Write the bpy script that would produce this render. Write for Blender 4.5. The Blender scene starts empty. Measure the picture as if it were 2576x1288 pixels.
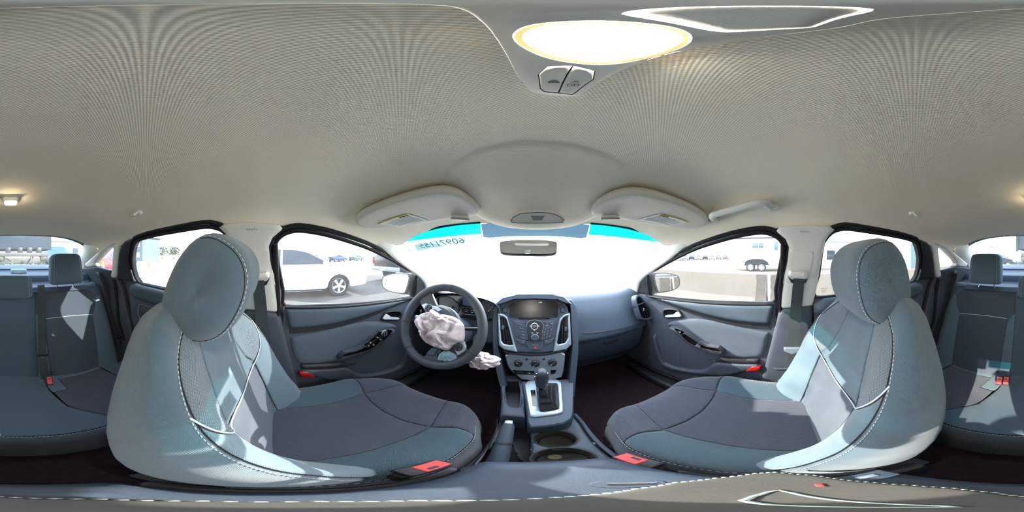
import bpy, math, random
import numpy as np
from mathutils import Vector, Matrix, noise
from mathutils.geometry import delaunay_2d_cdt
D = bpy.data; SC = bpy.context.scene; COL = SC.collection
PI = math.pi
random.seed(7)

# ---------------------------------------------------------------- camera, sky, sun, exposure
CAM = Vector((-.025, 0, 1.20)); FWD = 1331.0          # the car faces +Y; FWD is the panorama column that looks straight ahead
cd = D.cameras.new('panorama_camera'); cam = D.objects.new('panorama_camera', cd); COL.objects.link(cam)
cd.type = 'PANO'
try: cd.panorama_type = 'EQUIRECTANGULAR'
except Exception: pass
try: cd.cycles.panorama_type = 'EQUIRECTANGULAR'
except Exception: pass
cd.clip_start = .005; cd.clip_end = 3000
cam.location = CAM; cam.rotation_euler = (PI/2, 0, (FWD-1288)/2576*2*PI)
SC.camera = cam
vs = SC.view_settings
vs.view_transform = 'Standard'; vs.look = 'None'; vs.gamma = 1.0; vs.use_curve_mapping = False; vs.exposure = 1.4
try:
    SC.cycles.use_denoising = True; SC.cycles.max_bounces = 14; SC.cycles.diffuse_bounces = 7
    SC.cycles.transparent_max_bounces = 24; SC.cycles.sample_clamp_indirect = 8
except Exception: pass
W = D.worlds.new('hazy_sky'); SC.world = W; W.use_nodes = True
nt = W.node_tree; nt.nodes.clear()
wo = nt.nodes.new('ShaderNodeOutputWorld'); bg = nt.nodes.new('ShaderNodeBackground')
tc = nt.nodes.new('ShaderNodeTexCoord'); sx = nt.nodes.new('ShaderNodeSeparateXYZ'); cr = nt.nodes.new('ShaderNodeValToRGB')
nt.links.new(tc.outputs['Generated'], sx.inputs[0]); nt.links.new(sx.outputs['Z'], cr.inputs[0])
cr.color_ramp.elements[0].position = 0.0; cr.color_ramp.elements[0].color = (1, .99, .97, 1)
cr.color_ramp.elements[1].position = 1.0; cr.color_ramp.elements[1].color = (.55, .72, 1, 1)
nt.links.new(cr.outputs[0], bg.inputs[0]); bg.inputs[1].default_value = 4.8
nt.links.new(bg.outputs[0], wo.inputs[0])
sl = D.lights.new('sun', 'SUN'); sun = D.objects.new('sun', sl); COL.objects.link(sun)
sl.energy = 11; sl.angle = .009; sl.color = (1, .95, .86)
SUN_EL, SUN_AZ = math.radians(28), math.radians(-18)     # azimuth to the right of the bonnet
sun.rotation_euler = (-(PI/2-SUN_EL), 0, -SUN_AZ)
sun.location = (0, 20, 14)

# ---------------------------------------------------------------- helpers
WL = {}                                               # world location of every object that can be a parent
def lin(h):
    h = h.lstrip('#'); r = [int(h[i:i+2], 16)/255 for i in (0, 2, 4)]
    return tuple(c/12.92 if c <= .04045 else ((c+.055)/1.055)**2.4 for c in r)
def ray(px, py):
    a = (px-FWD)/2576*2*PI; e = (644-py)/1288*PI
    return Vector((math.cos(e)*math.sin(a), math.cos(e)*math.cos(a), math.sin(e)))
def hit(px, py, f, tmax=8, t0=.03, dt=.02):
    d = ray(px, py); t = t0; a = f(CAM+d*t)
    while t < tmax:
        b = f(CAM+d*(t+dt))
        if a*b <= 0:
            lo, hi = t, t+dt
            for _ in range(24):
                m = (lo+hi)/2
                if f(CAM+d*m)*a > 0: lo = m
                else: hi = m
            return CAM+d*lo
        t += dt
    return CAM+d*tmax
def onz(px, py, z):
    d = ray(px, py); return CAM+d*((z-CAM.z)/d.z)
def ony(px, py, y):
    d = ray(px, py); return CAM+d*(y/d.y)
def onx(px, py, x):
    d = ray(px, py); return CAM+d*((x-CAM.x)/d.x)
def sm(a, b, x):
    t = min(1, max(0, (x-a)/(b-a))); return t*t*(3-2*t)
def interp(x, xs, ys): return float(np.interp(x, xs, ys))
def crom(pts, n=8, closed=False):
    P = [Vector(p) for p in pts]; N = len(P); out = []
    for i in range(N if closed else N-1):
        g = lambda k: P[k % N] if closed else P[max(0, min(N-1, k))]
        a, b, c, d = g(i-1), g(i), g(i+1), g(i+2)
        for j in range(n):
            t = j/n
            out.append(.5*((2*b)+(c-a)*t+(2*a-5*b+4*c-d)*t*t+(3*b-a-3*c+d)*t**3))
    if not closed: out.append(P[-1])
    return out
def chaikin(pts, it=2):
    P = [tuple(p) for p in pts]
    for _ in range(it):
        Q = []
        for i in range(len(P)):
            a, b = P[i], P[(i+1) % len(P)]
            Q.append(tuple(.75*x+.25*y for x, y in zip(a, b))); Q.append(tuple(.25*x+.75*y for x, y in zip(a, b)))
        P = Q
    return P
def obj(name, V, F, mat, parent=None, uv=None, smooth=38, loc=None):
    V = [tuple(v) for v in V]
    if parent is not None: loc = WL[parent.name]
    elif loc is None:
        if V:
            a = np.array(V); loc = (float((a[:, 0].min()+a[:, 0].max())/2), float((a[:, 1].min()+a[:, 1].max())/2), float(a[:, 2].min()))
        else: loc = (0, 0, 0)
    loc = tuple(loc)
    me = D.meshes.new(name)
    me.from_pydata([(v[0]-loc[0], v[1]-loc[1], v[2]-loc[2]) for v in V], [], [tuple(f) for f in F])
    if uv is not None and me.loops:
        l = me.uv_layers.new(name='UVMap'); vi = np.zeros(len(me.loops), dtype=np.int32); me.loops.foreach_get('vertex_index', vi)
        l.data.foreach_set('uv', np.array(uv, dtype=np.float32)[vi].ravel())
    for m in (mat if isinstance(mat, (list, tuple)) else [mat]): me.materials.append(m)
    if smooth and me.polygons:
        me.polygons.foreach_set('use_smooth', [True]*len(me.polygons))
        try: me.set_sharp_from_angle(angle=math.radians(smooth))
        except Exception: pass
    me.update()
    o = D.objects.new(name, me); COL.objects.link(o)
    if parent is not None: o.parent = parent
    else: o.location = loc
    WL[o.name] = loc
    return o
def thing(name, loc, label, cat=None, group=None, kind=None):
    o = D.objects.new(name, None); COL.objects.link(o); o.location = loc; o.empty_display_size = .05
    WL[o.name] = tuple(loc); return tag(o, label, cat, group, kind)
def tag(o, label=None, cat=None, group=None, kind=None):
    if label: o['label'] = label
    if cat: o['category'] = cat
    if group: o['group'] = group
    if kind: o['kind'] = kind
    return o
def kids(o, table): return table.get(o.name, [])
def copy_thing(o, loc, label, group=None, scale=None, rz=None):
    table = {}
    for q in list(D.objects):
        if q.parent is not None: table.setdefault(q.parent.name, []).append(q)
    def rec(a, par):
        c = a.copy(); COL.objects.link(c)
        if par is not None: c.parent = par
        for k in table.get(a.name, []): rec(k, c)
        return c
    r = rec(o, None); r.location = loc; WL[r.name] = tuple(loc)
    if scale: r.scale = scale
    if rz is not None: r.rotation_euler = (0, 0, rz)
    r['label'] = label
    if group: r['group'] = group
    return r

class MB:
    def __init__(s): s.v = []; s.f = []; s.uv = []
    def add(s, V, F, uv=None):
        n = len(s.v); s.v += [Vector(v) for v in V]; s.f += [tuple(i+n for i in f) for f in F]
        s.uv += list(uv) if uv is not None else [(v[0]+v[2]*.3, v[1]+v[2]*.7) for v in s.v[n:]]
        return s
    def build(s, name, mat, parent=None, smooth=38, loc=None): return obj(name, s.v, s.f, mat, parent, s.uv, smooth, loc)
    def box(s, c, size, M=None, bev=0.0, seg=2):
        x, y, z = [q/2 for q in size]; b = min(bev, x*.98, y*.98, z*.98)
        if b <= 0:
            V = [Vector((i*x, j*y, k*z)) for i in (-1, 1) for j in (-1, 1) for k in (-1, 1)]
            F = [(0, 1, 3, 2), (4, 6, 7, 5), (0, 4, 5, 1), (2, 3, 7, 6), (0, 2, 6, 4), (1, 5, 7, 3)]
        else:                                           # rounded box: a rounded-corner sphere pushed outwards
            n = 4*seg; V = []; F = []; R = 2*seg
            rows = []
            for i in range(R+2):
                hi = i > seg; k = i-1 if hi else i
                th = -PI/2+PI*k/R
                row = []
                for q in range(4):
                    sgx, sgy = [(1, 1), (-1, 1), (-1, -1), (1, -1)][q]
                    for j in range(seg+1):
                        ph = PI/2*q+PI/2*j/seg
                        row.append(Vector((sgx*(x-b)+b*math.cos(th)*math.cos(ph), sgy*(y-b)+b*math.cos(th)*math.sin(ph), (1 if hi else -1)*(z-b)+b*math.sin(th))))
                rows.append(row)
            m = len(rows[0])
            for r in rows: V += r
            for i in range(len(rows)-1):
                for j in range(m): F.append((i*m+j, i*m+(j+1) % m, (i+1)*m+(j+1) % m, (i+1)*m+j))
            F.append(tuple(range(m-1, -1, -1))); F.append(tuple((len(rows)-1)*m+j for j in range(m)))
        c = Vector(c)
        return s.add([(M @ v if M else v)+c for v in V], F)
    def tube(s, path, r, n=10, closed=False, caps=True, flat=None, up=None):
        P = [Vector(p) for p in path]; N = len(P); V = []; F = []
        R = r if isinstance(r, (list, tuple)) else [r]*N
        t0 = (P[1]-P[0]).normalized(); nrm = Vector(up) if up is not None else (Vector((0, 0, 1)) if abs(t0.z) < .9 else Vector((1, 0, 0)))
        for i in range(N):
            a = P[i-1] if (i > 0 or closed) else P[i]; b = P[(i+1) % N] if (i < N-1 or closed) else P[i]
            t = (b-a)
            t = t.normalized() if t.length > 1e-9 else t0
            if up is not None: nrm = Vector(up)
            nrm = (nrm-t*nrm.dot(t)).normalized() if (nrm-t*nrm.dot(t)).length > 1e-6 else nrm
            bn = t.cross(nrm)
            ra, rb = (R[i], R[i]) if flat is None else flat
            for k in range(n):
                q = 2*PI*k/n; V.append(P[i]+nrm*(math.cos(q)*ra)+bn*(math.sin(q)*rb))
        for i in range(N if closed else N-1):
            j = (i+1) % N
            for k in range(n): F.append((i*n+k, i*n+(k+1) % n, j*n+(k+1) % n, j*n+k))
        if caps and not closed: F.append(tuple(range(n-1, -1, -1))); F.append(tuple((N-1)*n+k for k in range(n)))
        return s.add(V, F)
    def lathe(s, prof, c, ax=(0, 0, 1), n=28, ref=None, cap=True):
        ax = Vector(ax).normalized(); u = Vector(ref) if ref else (Vector((1, 0, 0)) if abs(ax.x) < .8 else Vector((0, 1, 0)))
        u = (u-ax*u.dot(ax)).normalized(); w = ax.cross(u); c = Vector(c); V = []; F = []
        for r, h in prof:
            for k in range(n): V.append(c+ax*h+u*(r*math.cos(2*PI*k/n))+w*(r*math.sin(2*PI*k/n)))
        for i in range(len(prof)-1):
            for k in range(n): F.append((i*n+k, i*n+(k+1) % n, (i+1)*n+(k+1) % n, (i+1)*n+k))
        if cap and prof[0][0] > 1e-6: F.append(tuple(range(n-1, -1, -1)))
        if cap and prof[-1][0] > 1e-6: F.append(tuple((len(prof)-1)*n+k for k in range(n)))
        return s.add(V, F)
    def grid(s, rows, cu=False, cv=False, uv=None):
        n = len(rows[0]); V = [v for r in rows for v in r]; F = []
        for i in range(len(rows)-(0 if cv else 1)):
            for j in range(n-(0 if cu else 1)):
                F.append((i*n+j, i*n+(j+1) % n, ((i+1) % len(rows))*n+(j+1) % n, ((i+1) % len(rows))*n+j))
        return s.add(V, F, uv)
    def prism(s, poly, P, h0=0.0, h1=.01, bev=0.0):       # poly in (u,v); P(u,v,h) -> point
        n = len(poly); cx = sum(p[0] for p in poly)/n; cy = sum(p[1] for p in poly)/n
        rings = [(0, h0)] + ([(0, h1-bev), (bev, h1)] if bev else [(0, h1)])
        V = []; F = []
        for ins, h in rings:
            for p in poly:
                d = math.hypot(p[0]-cx, p[1]-cy) or 1; k = max(0, 1-ins/d)
                V.append(P(cx+(p[0]-cx)*k, cy+(p[1]-cy)*k, h))
        for r in range(len(rings)-1):
            for k in range(n): F.append((r*n+k, r*n+(k+1) % n, (r+1)*n+(k+1) % n, (r+1)*n+k))
        F.append(tuple(range(n-1, -1, -1))); F.append(tuple((len(rings)-1)*n+k for k in range(n)))
        return s.add(V, F)

def pip(P, poly):
    P = np.asarray(P); q = np.asarray(poly); x, y = P[:, 0], P[:, 1]; r = np.zeros(len(P), bool)
    x1, y1 = q[:, 0], q[:, 1]; x2, y2 = np.roll(x1, -1), np.roll(y1, -1)
    for a, b, c, d in zip(x1, y1, x2, y2):
        if b == d: continue
        r ^= ((b > y) != (d > y)) & (x < (c-a)*(y-b)/(d-b)+a)
    return r
def dist(P, poly):
    P = np.asarray(P, float); q = np.asarray(poly, float); r = np.full(len(P), 1e9)
    for a, b in zip(q, np.roll(q, -1, axis=0)):
        ab = b-a; L = ab@ab
        if L < 1e-14: continue
        t = np.clip(((P-a)@ab)/L, 0, 1); r = np.minimum(r, np.hypot(*(P-a-t[:, None]*ab).T))
    return r
def resample(poly, sp):
    out = []
    for i, a in enumerate(poly):
        b = poly[(i+1) % len(poly)]; L = math.hypot(b[0]-a[0], b[1]-a[1])
        if L < 1e-6: continue
        n = max(1, int(round(L/sp)))
        for k in range(n): out.append((a[0]+(b[0]-a[0])*k/n, a[1]+(b[1]-a[1])*k/n))
    return out
def area(p): return .5*sum(p[i][0]*p[(i+1) % len(p)][1]-p[(i+1) % len(p)][0]*p[i][1] for i in range(len(p)))
def patch(name, out, P, mat, parent=None, holes=(), sp=.03, h=0.0, gw=.012, base=0.0, rim=0.0, smooth=42, build=True, loc=None, outer=False):
    """A panel over the outline OUT in its own (u,v) metres: P(u,v,off) puts it on its surface. H raises the inside over the edge within
    GW (a pillowed panel; negative sinks it), RIM turns its edges back by that depth. Holes are cut out."""
    loops = [resample(out, sp*.7)]+[resample(hl, sp*.7) for hl in holes]
    pts = []; edges = []
    for lp in loops:
        n0 = len(pts); pts += lp; edges += [(n0+i, n0+(i+1) % len(lp)) for i in range(len(lp))]
    nb = len(pts)
    extra = []
    if h:
        for li, lp in enumerate(loops[:1] if outer else loops):
            sg = (1 if area(lp) > 0 else -1)*(1 if li == 0 else -1)
            for k in (.06, .25, .55, 1.0):
                c = []
                for i, p in enumerate(lp):
                    a, b = lp[i-1], lp[(i+1) % len(lp)]; dx, dy = b[0]-a[0], b[1]-a[1]; L = math.hypot(dx, dy) or 1
                    c.append((p[0]-dy/L*sg*gw*k, p[1]+dx/L*sg*gw*k))
                c = np.array(c); dd = np.min([dist(c, l) for l in loops], axis=0)
                extra += [tuple(q) for q in c[dd > .88*gw*k]]
    a = np.array(loops[0]); lo, hi = a.min(0), a.max(0)
    nx, ny = max(1, int((hi[0]-lo[0])/sp)), max(1, int((hi[1]-lo[1])/sp))
    G = np.array([(lo[0]+(i+.5+.25*(j % 2))*(hi[0]-lo[0])/nx, lo[1]+(j+.5)*(hi[1]-lo[1])/ny) for i in range(nx) for j in range(ny)])
    def inside(Q):
        k = pip(Q, loops[0])
        for l in loops[1:]: k &= ~pip(Q, l)
        return k
    if len(G):
        dd = np.min([dist(G, l) for l in loops], axis=0)
        G = G[inside(G) & (dd > (gw*1.25 if h else sp*.35))]
    if extra:
        E = np.array(extra); E = E[inside(E)]
    else: E = np.zeros((0, 2))
    allp = pts+[tuple(q) for q in E]+[tuple(q) for q in G]
    vo, eo, fo, ov, _, _ = delaunay_2d_cdt([Vector(p) for p in allp], edges, [], 0, 1e-5)
    vo = [(v.x, v.y) for v in vo]; A = np.array(vo)
    fc = np.array([A[list(f)].mean(0) for f in fo]); keep = inside(fc); fo = [list(f) for f, k in zip(fo, keep) if k]
    d = np.min([dist(A, l) for l in (loops[:1] if outer else loops)], axis=0)
    off = np.full(len(A), base, float)
    if h:
        t = np.clip(d/gw, 0, 1); off = base+h*np.sqrt(np.maximum(0, 1-(1-t)**2))
    V = [P(A[i, 0], A[i, 1], off[i]) for i in range(len(A))]; uv = list(vo)
    if rim:
        cnt = {}
        for f in fo:
            for i in range(len(f)):
                e = (f[i], f[(i+1) % len(f)]); cnt[e] = cnt.get(e, 0)+1
        be = [e for e in cnt if (e[1], e[0]) not in cnt]; mp = {}
        for e in be:
            for i in e:
                if i not in mp: mp[i] = len(V); V.append(P(A[i, 0], A[i, 1], off[i]-rim)); uv.append(vo[i])
        for i, j in be: fo.append([j, i, mp[i], mp[j]])
    if not build: return V, fo, uv
    return obj(name, V, fo, mat, parent, uv, smooth, loc)
def slab(name, out, P, mat, parent=None, t=.01, r=.004, sp=.03, holes=(), base=0.0):
    """A panel with two faces and rounded edges: thickness T, raised over its surface by BASE."""
    a = patch(name, out, P, mat, holes=holes, sp=sp, h=t/2, gw=r, base=base+t/2, build=False)
    b = patch(name, out, P, mat, holes=holes, sp=sp, h=-t/2, gw=r, base=base+t/2, build=False)
    m = MB().add(*a).add(b[0], [tuple(reversed(f)) for f in b[1]], b[2])
    return m.build(name, mat, parent)
def line(pts, P, off=0.0, n=6): return [P(q[0], q[1], off) for q in crom([(p[0], p[1], 0) for p in pts], n)]
def piping(name, pts, P, r, mat, parent, off=0.0, n=6, closed=False):
    path = [P(q[0], q[1], off) for q in crom([(p[0], p[1], 0) for p in pts], n, closed)]
    return MB().tube(path, r, 6, closed).build(name, mat, parent)
def stitches(name, pts, P, mat, parent, off=.001, L=.005, gap=.004, r=.0006, n=10):
    path = [P(q[0], q[1], off) for q in crom([(p[0], p[1], 0) for p in pts], n)]
    m = MB(); acc = 0; cur = []
    seg = []
    for a, b in zip(path, path[1:]):
        l = (b-a).length
        if l > 0: seg.append((a, b, acc, acc+l)); acc += l
    def at(s):
        for a, b, s0, s1 in seg:
            if s <= s1: return a.lerp(b, (s-s0)/(s1-s0))
        return seg[-1][1]
    s = 0
    while s+L < acc:
        m.tube([at(s), at(s+L*.5), at(s+L)], r, 4); s += L+gap
    return tag(m.build(name, mat, parent), kind='stuff')
def text(name, s, mat, parent, o, xd, yd, size, th=.0, align='CENTER'):
    c = D.curves.new(name, 'FONT'); c.body = s; c.size = size; c.extrude = th; c.align_x = align; c.align_y = 'CENTER'; c.materials.append(mat)
    tmp = D.objects.new(name+'_font', c); COL.objects.link(tmp); me = D.meshes.new_from_object(tmp); D.objects.remove(tmp); D.curves.remove(c); me.name = name
    if not me.materials: me.materials.append(mat)
    t = D.objects.new(name, me); COL.objects.link(t); x = Vector(xd).normalized(); y = Vector(yd); y = (y-x*y.dot(x)).normalized(); z = x.cross(y)
    M = Matrix((x, y, z)).transposed().to_4x4(); o = Vector(o)
    if parent is not None: t.parent = parent; o = o-Vector(WL[parent.name])
    t.matrix_local = Matrix.Translation(o) @ M
    return t
def frame(o, x, y):
    """P(u,v,h) in a flat frame: x along u, y along v, h along their normal."""
    o = Vector(o); x = Vector(x).normalized(); y = Vector(y); y = (y-x*y.dot(x)).normalized(); z = x.cross(y)
    f = lambda u, v, h=0.0: o+x*u+y*v+z*h
    f.o, f.x, f.y, f.z = o, x, y, z
    f.inv = lambda p: ((Vector(p)-o).dot(x), (Vector(p)-o).dot(y))
    return f
def fcast(F, pts):                                     # panorama pixels -> (u,v) where they meet the plane of frame F
    out = []
    for px, py in pts:
        d = ray(px, py); t = (F.o-CAM).dot(F.z)/d.dot(F.z); out.append(F.inv(CAM+d*t))
    return out
def circ(c, r, n=24, ry=None): return [(c[0]+r*math.cos(2*PI*k/n), c[1]+(ry or r)*math.sin(2*PI*k/n)) for k in range(n)]

# ---------------------------------------------------------------- materials
MATS = {}
def mat(name, col, rough=.6, metal=0.0, spec=.5, bump=None, var=None, emit=None, sheen=0.0, coat=0.0, alpha=None):
    if name in MATS: return MATS[name]
    m = D.materials.new(name); m.use_nodes = True; n = m.node_tree.nodes; L = m.node_tree.links; b = n['Principled BSDF']
    col = lin(col) if isinstance(col, str) else col
    b.inputs['Base Color'].default_value = (*col, 1); b.inputs['Roughness'].default_value = rough; b.inputs['Metallic'].default_value = metal
    b.inputs['Specular IOR Level'].default_value = spec
    if sheen: b.inputs['Sheen Weight'].default_value = sheen
    if coat: b.inputs['Coat Weight'].default_value = coat
    if emit: b.inputs['Emission Color'].default_value = (*emit[0], 1); b.inputs['Emission Strength'].default_value = emit[1]
    tc = n.new('ShaderNodeTexCoord')
    h = None; fac = None
    if bump:
        kind, sc, st = bump
        if kind == 'noise':
            t = n.new('ShaderNodeTexNoise'); t.inputs['Scale'].default_value = sc; t.inputs['Detail'].default_value = 4; L.new(tc.outputs['Object'], t.inputs['Vector']); h = t.outputs['Fac']
        elif kind == 'grain':
            t = n.new('ShaderNodeTexVoronoi'); t.inputs['Scale'].default_value = sc; L.new(tc.outputs['Object'], t.inputs['Vector']); h = t.outputs['Distance']
        else:                                          # woven cloth on the panel's own (u,v) metres
            s = n.new('ShaderNodeSeparateXYZ'); L.new(tc.outputs['UV'], s.inputs[0])
            def wave(o, f, ph=0.0):
                a = n.new('ShaderNodeMath'); a.operation = 'MULTIPLY_ADD'; a.inputs[1].default_value = f*2*PI; a.inputs[2].default_value = ph; L.new(o, a.inputs[0])
                c = n.new('ShaderNodeMath'); c.operation = 'SINE'; L.new(a.outputs[0], c.inputs[0]); return c.outputs[0]
            def mth(op, p, q):
                a = n.new('ShaderNodeMath'); a.operation = op; L.new(p, a.inputs[0])
                if isinstance(q, (int, float)): a.inputs[1].default_value = q
                else: L.new(q, a.inputs[1])
                return a.outputs[0]
            if kind == 'weave':
                h = mth('MULTIPLY_ADD', mth('MULTIPLY', wave(s.outputs[0], 1/sc), wave(s.outputs[1], 1/sc)), .5); h.node.inputs[2].default_value = .5
            elif kind == 'ribs':
                h = mth('MULTIPLY_ADD', wave(s.outputs[0], 1/sc), .5); h.node.inputs[2].default_value = .5
            elif kind == 'twill':
                d = mth('ADD', s.outputs[0], s.outputs[1]); h = mth('MULTIPLY_ADD', wave(d, 1/sc), .5); h.node.inputs[2].default_value = .5
            elif kind == 'dots':
                q = mth('ADD', s.outputs[0], s.outputs[1]); r = mth('SUBTRACT', s.outputs[0], s.outputs[1])
                h = mth('MULTIPLY_ADD', mth('ADD', wave(q, 1/sc), wave(r, 1/sc)), .25); h.node.inputs[2].default_value = .5
            fac = h
        bp = n.new('ShaderNodeBump'); bp.inputs['Strength'].default_value = st; bp.inputs['Distance'].default_value = .0015 if kind != 'noise' else .01
        L.new(h, bp.inputs['Height']); L.new(bp.outputs[0], b.inputs['Normal'])
    if var:
        sc, amt, wv = var                               # large noise, its amount, how much the weave shows in the colour
        t = n.new('ShaderNodeTexNoise'); t.inputs['Scale'].default_value = sc; t.inputs['Detail'].default_value = 5; L.new(tc.outputs['Object'], t.inputs['Vector'])
        r = n.new('ShaderNodeMapRange'); r.inputs['To Min'].default_value = 1-amt; r.inputs['To Max'].default_value = 1+amt; L.new(t.outputs['Fac'], r.inputs['Value'])
        k = r.outputs[0]
        if wv and fac is not None:
            r2 = n.new('ShaderNodeMapRange'); r2.inputs['To Min'].default_value = 1-wv; r2.inputs['To Max'].default_value = 1+wv; L.new(fac, r2.inputs['Value'])
            q = n.new('ShaderNodeMath'); q.operation = 'MULTIPLY'; L.new(k, q.inputs[0]); L.new(r2.outputs[0], q.inputs[1]); k = q.outputs[0]
        v = n.new('ShaderNodeVectorMath'); v.operation = 'SCALE'; v.inputs[0].default_value = col; L.new(k, v.inputs['Scale']); L.new(v.outputs[0], b.inputs['Base Color'])
    MATS[name] = m; return m
def glass(name, tint, dust=0.0, gloss=.05, band=None):
    """A pane: tinted see-through, a little mirror gloss and a film of dust that scatters the light."""
    if name in MATS: return MATS[name]
    m = D.materials.new(name); m.use_nodes = True; n = m.node_tree.nodes; L = m.node_tree.links; n.clear()
    o = n.new('ShaderNodeOutputMaterial'); t = n.new('ShaderNodeBsdfTransparent'); t.inputs[0].default_value = (*tint, 1)
    g = n.new('ShaderNodeBsdfGlossy'); g.inputs['Roughness'].default_value = .02
    a = n.new('ShaderNodeMixShader'); a.inputs[0].default_value = gloss; L.new(t.outputs[0], a.inputs[1]); L.new(g.outputs[0], a.inputs[2])
    last = a.outputs[0]
    if dust:
        tr = n.new('ShaderNodeBsdfTranslucent'); tr.inputs[0].default_value = (.95, .95, .93, 1)
        b = n.new('ShaderNodeMixShader'); L.new(last, b.inputs[1]); L.new(tr.outputs[0], b.inputs[2])
        ns = n.new('ShaderNodeTexNoise'); ns.inputs['Scale'].default_value = 9; ns.inputs['Detail'].default_value = 6
        tc = n.new('ShaderNodeTexCoord'); L.new(tc.outputs['Object'], ns.inputs['Vector'])
        r = n.new('ShaderNodeMapRange'); r.inputs['From Min'].default_value = .3; r.inputs['From Max'].default_value = .75
        r.inputs['To Min'].default_value = dust*.6; r.inputs['To Max'].default_value = dust*1.4; L.new(ns.outputs['Fac'], r.inputs['Value'])
        L.new(r.outputs[0], b.inputs[0]); last = b.outputs[0]
    L.new(last, o.inputs[0]); MATS[name] = m; return m

M_HEAD = mat('headliner_cloth', '#f2e8d2', .95, spec=.1, bump=('dots', .0045, .35), var=(3, .05, .13))
M_TRIMC = mat('cream_plastic', '#d6d4ca', .55, spec=.4, bump=('noise', 900, .05))
M_VISOR = mat('visor_vinyl', '#d8d1c1', .75, spec=.3, bump=('noise', 700, .08))
M_LIGHT = mat('bolster_cloth', '#485861', .95, spec=.1, sheen=.3, bump=('weave', .0028, .5), var=(6, .06, .08))
M_PALE = mat('pale_bolster_cloth', '#56666f', .95, spec=.1, sheen=.3, bump=('twill', .0034, .4), var=(6, .05, .08))
M_DARK = mat('insert_cloth', '#474a54', .95, spec=.1, sheen=.25, bump=('ribs', .0042, .6), var=(6, .06, .22))
M_PLAIN = mat('plain_dark_cloth', '#454c54', .95, spec=.1, sheen=.25, bump=('twill', .003, .4), var=(6, .05, .1))
M_MESH = mat('spacer_mesh', '#566066', .95, spec=.1, sheen=.2, bump=('dots', .0080, .8), var=(6, .04, .24))
M_DOORF = mat('door_insert_cloth', '#525b64', .95, spec=.1, sheen=.2, bump=('twill', .0034, .4), var=(5, .05, .1))
M_DASH = mat('soft_dash_plastic', '#3a4552', .55, spec=.45, bump=('grain', 420, .12), var=(4, .04, 0))
M_DOOR = mat('door_plastic', '#41464f', .55, spec=.4, bump=('grain', 420, .12), var=(4, .04, 0))
M_DOORT = mat('door_top_pad', '#424f58', .6, spec=.4, bump=('grain', 420, .12), var=(4, .05, 0))
M_BLK = mat('black_plastic', '#26282b', .45, spec=.4, bump=('grain', 420, .08))
M_SEAL = mat('black_rubber', '#17181a', .6, spec=.3)
M_PIANO = mat('gloss_black', '#0e0f11', .12, spec=.5)
M_SILV = mat('silver_trim', '#9aa6b0', .35, .55, bump=('noise', 1500, .02))
M_CHROME = mat('chrome', '#dde0e4', .08, 1.0)
M_STITCH = mat('white_thread', '#b9c1c4', .8)
M_PIPE = mat('pale_piping', '#c9d2d6', .8)
M_CARPET = mat('carpet', '#33292b', 1.0, spec=.05, bump=('noise', 500, .6), var=(60, .25, 0))  # reddish tint put in for the red flare veil over the footwells
M_BELT = mat('belt_webbing', '#3c4244', .85, spec=.2, bump=('twill', .002, .5), var=(20, .05, .08))
M_RED = mat('red_button', '#d8403e', .4, spec=.5)
M_REFL = mat('red_reflector', '#b3121a', .2, spec=.6)
M_MARK = mat('white_marking', '#d9dde0', .6)
M_GREYMARK = mat('grey_marking', '#9aa3ab', .6)
M_DKMARK = mat('dark_marking', '#3a342c', .7)
M_BAG = mat('airbag_nylon', '#bcaeb2', .9, spec=.15, bump=('noise', 900, .1), var=(14, .06, 0))
M_BAGB = mat('pale_blue_nylon', '#8ca5b2', .9, spec=.15, bump=('noise', 900, .1), var=(14, .06, 0))
M_LEATH = mat('wheel_leather', '#3b4047', .5, spec=.45, bump=('grain', 700, .2))
M_GATOR = mat('gaiter_leather', '#1d1d20', .35, spec=.5, bump=('grain', 500, .15))
M_MIRR = mat('mirror_glass', '#eef2f4', .02, 1.0)
M_PAPER = mat('label_paper', '#f0eee4', .7)
M_YEL = mat('yellow_strip', '#d9c24e', .7)
M_PAINT = mat('silver_paint', '#c9ccce', .25, .3, coat=.5)
M_SIDE = glass('side_glass', (.36, .385, .395), .015)
M_WIND = glass('windscreen_glass', (.95, .98, .98), .40)  # dust film thickened to veil the screen white and spread light into the cabin
M_REARG = glass('rear_glass', (.40, .46, .49), .010)
# ---------------------------------------------------------------- the car's shell: surfaces everything is fitted to
def HW(y, z):                                          # half width of the cabin's side
    w = .70-.045*sm(.3, 1.2, y)-.07*sm(.6, 1.7, -y)
    return w-(z-.985)*.45 if z > .985 else w
fside = lambda p: abs(p.x)-HW(p.y, p.z)
def sideP(sg, in_=0.0): return lambda y, z, off=0.0: Vector((sg*(HW(y, z)-off-in_), y, z))
def sc(pts, in_=0.0):                                  # panorama pixels on the right-hand side, IN_ metres proud of it -> (y,z)
    return [(p.y, p.z) for p in (hit(a, b, lambda p: fside(p)+in_) for a, b in pts)]
fwind = lambda p: p.z-(1.325-.547*(p.y+.3*p.x*p.x-.58))
def windP(x, y, off=0.0): return Vector((x, y-off*.48, 1.325-.547*(y+.3*x*x-.58)-off*.88))
frear = lambda p: p.z-(1.335+.358*(p.y+1.02+.12*p.x*p.x))
def rearP(x, y, off=0.0): return Vector((x, y+off*.34, 1.335+.358*(y+1.02+.12*x*x)-off*.94))
ZT = ([-1.25, -1.0, -.85, -.7, -.605, -.48, -.33, -.2, -.1, 0, .085, .19, .28, .385, .45, .52, .65, .76], [1.15, 1.225, 1.245, 1.262, 1.284, 1.298, 1.306, 1.310, 1.303, 1.300, 1.293, 1.281, 1.262, 1.236, 1.212, 1.187, 1.13, 1.08])
ZC = ([-1.3, -1.02, -.8, -.4, 0, .2, .4, .58, .75], [1.29, 1.338, 1.372, 1.398, 1.402, 1.394, 1.366, 1.327, 1.27])
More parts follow.
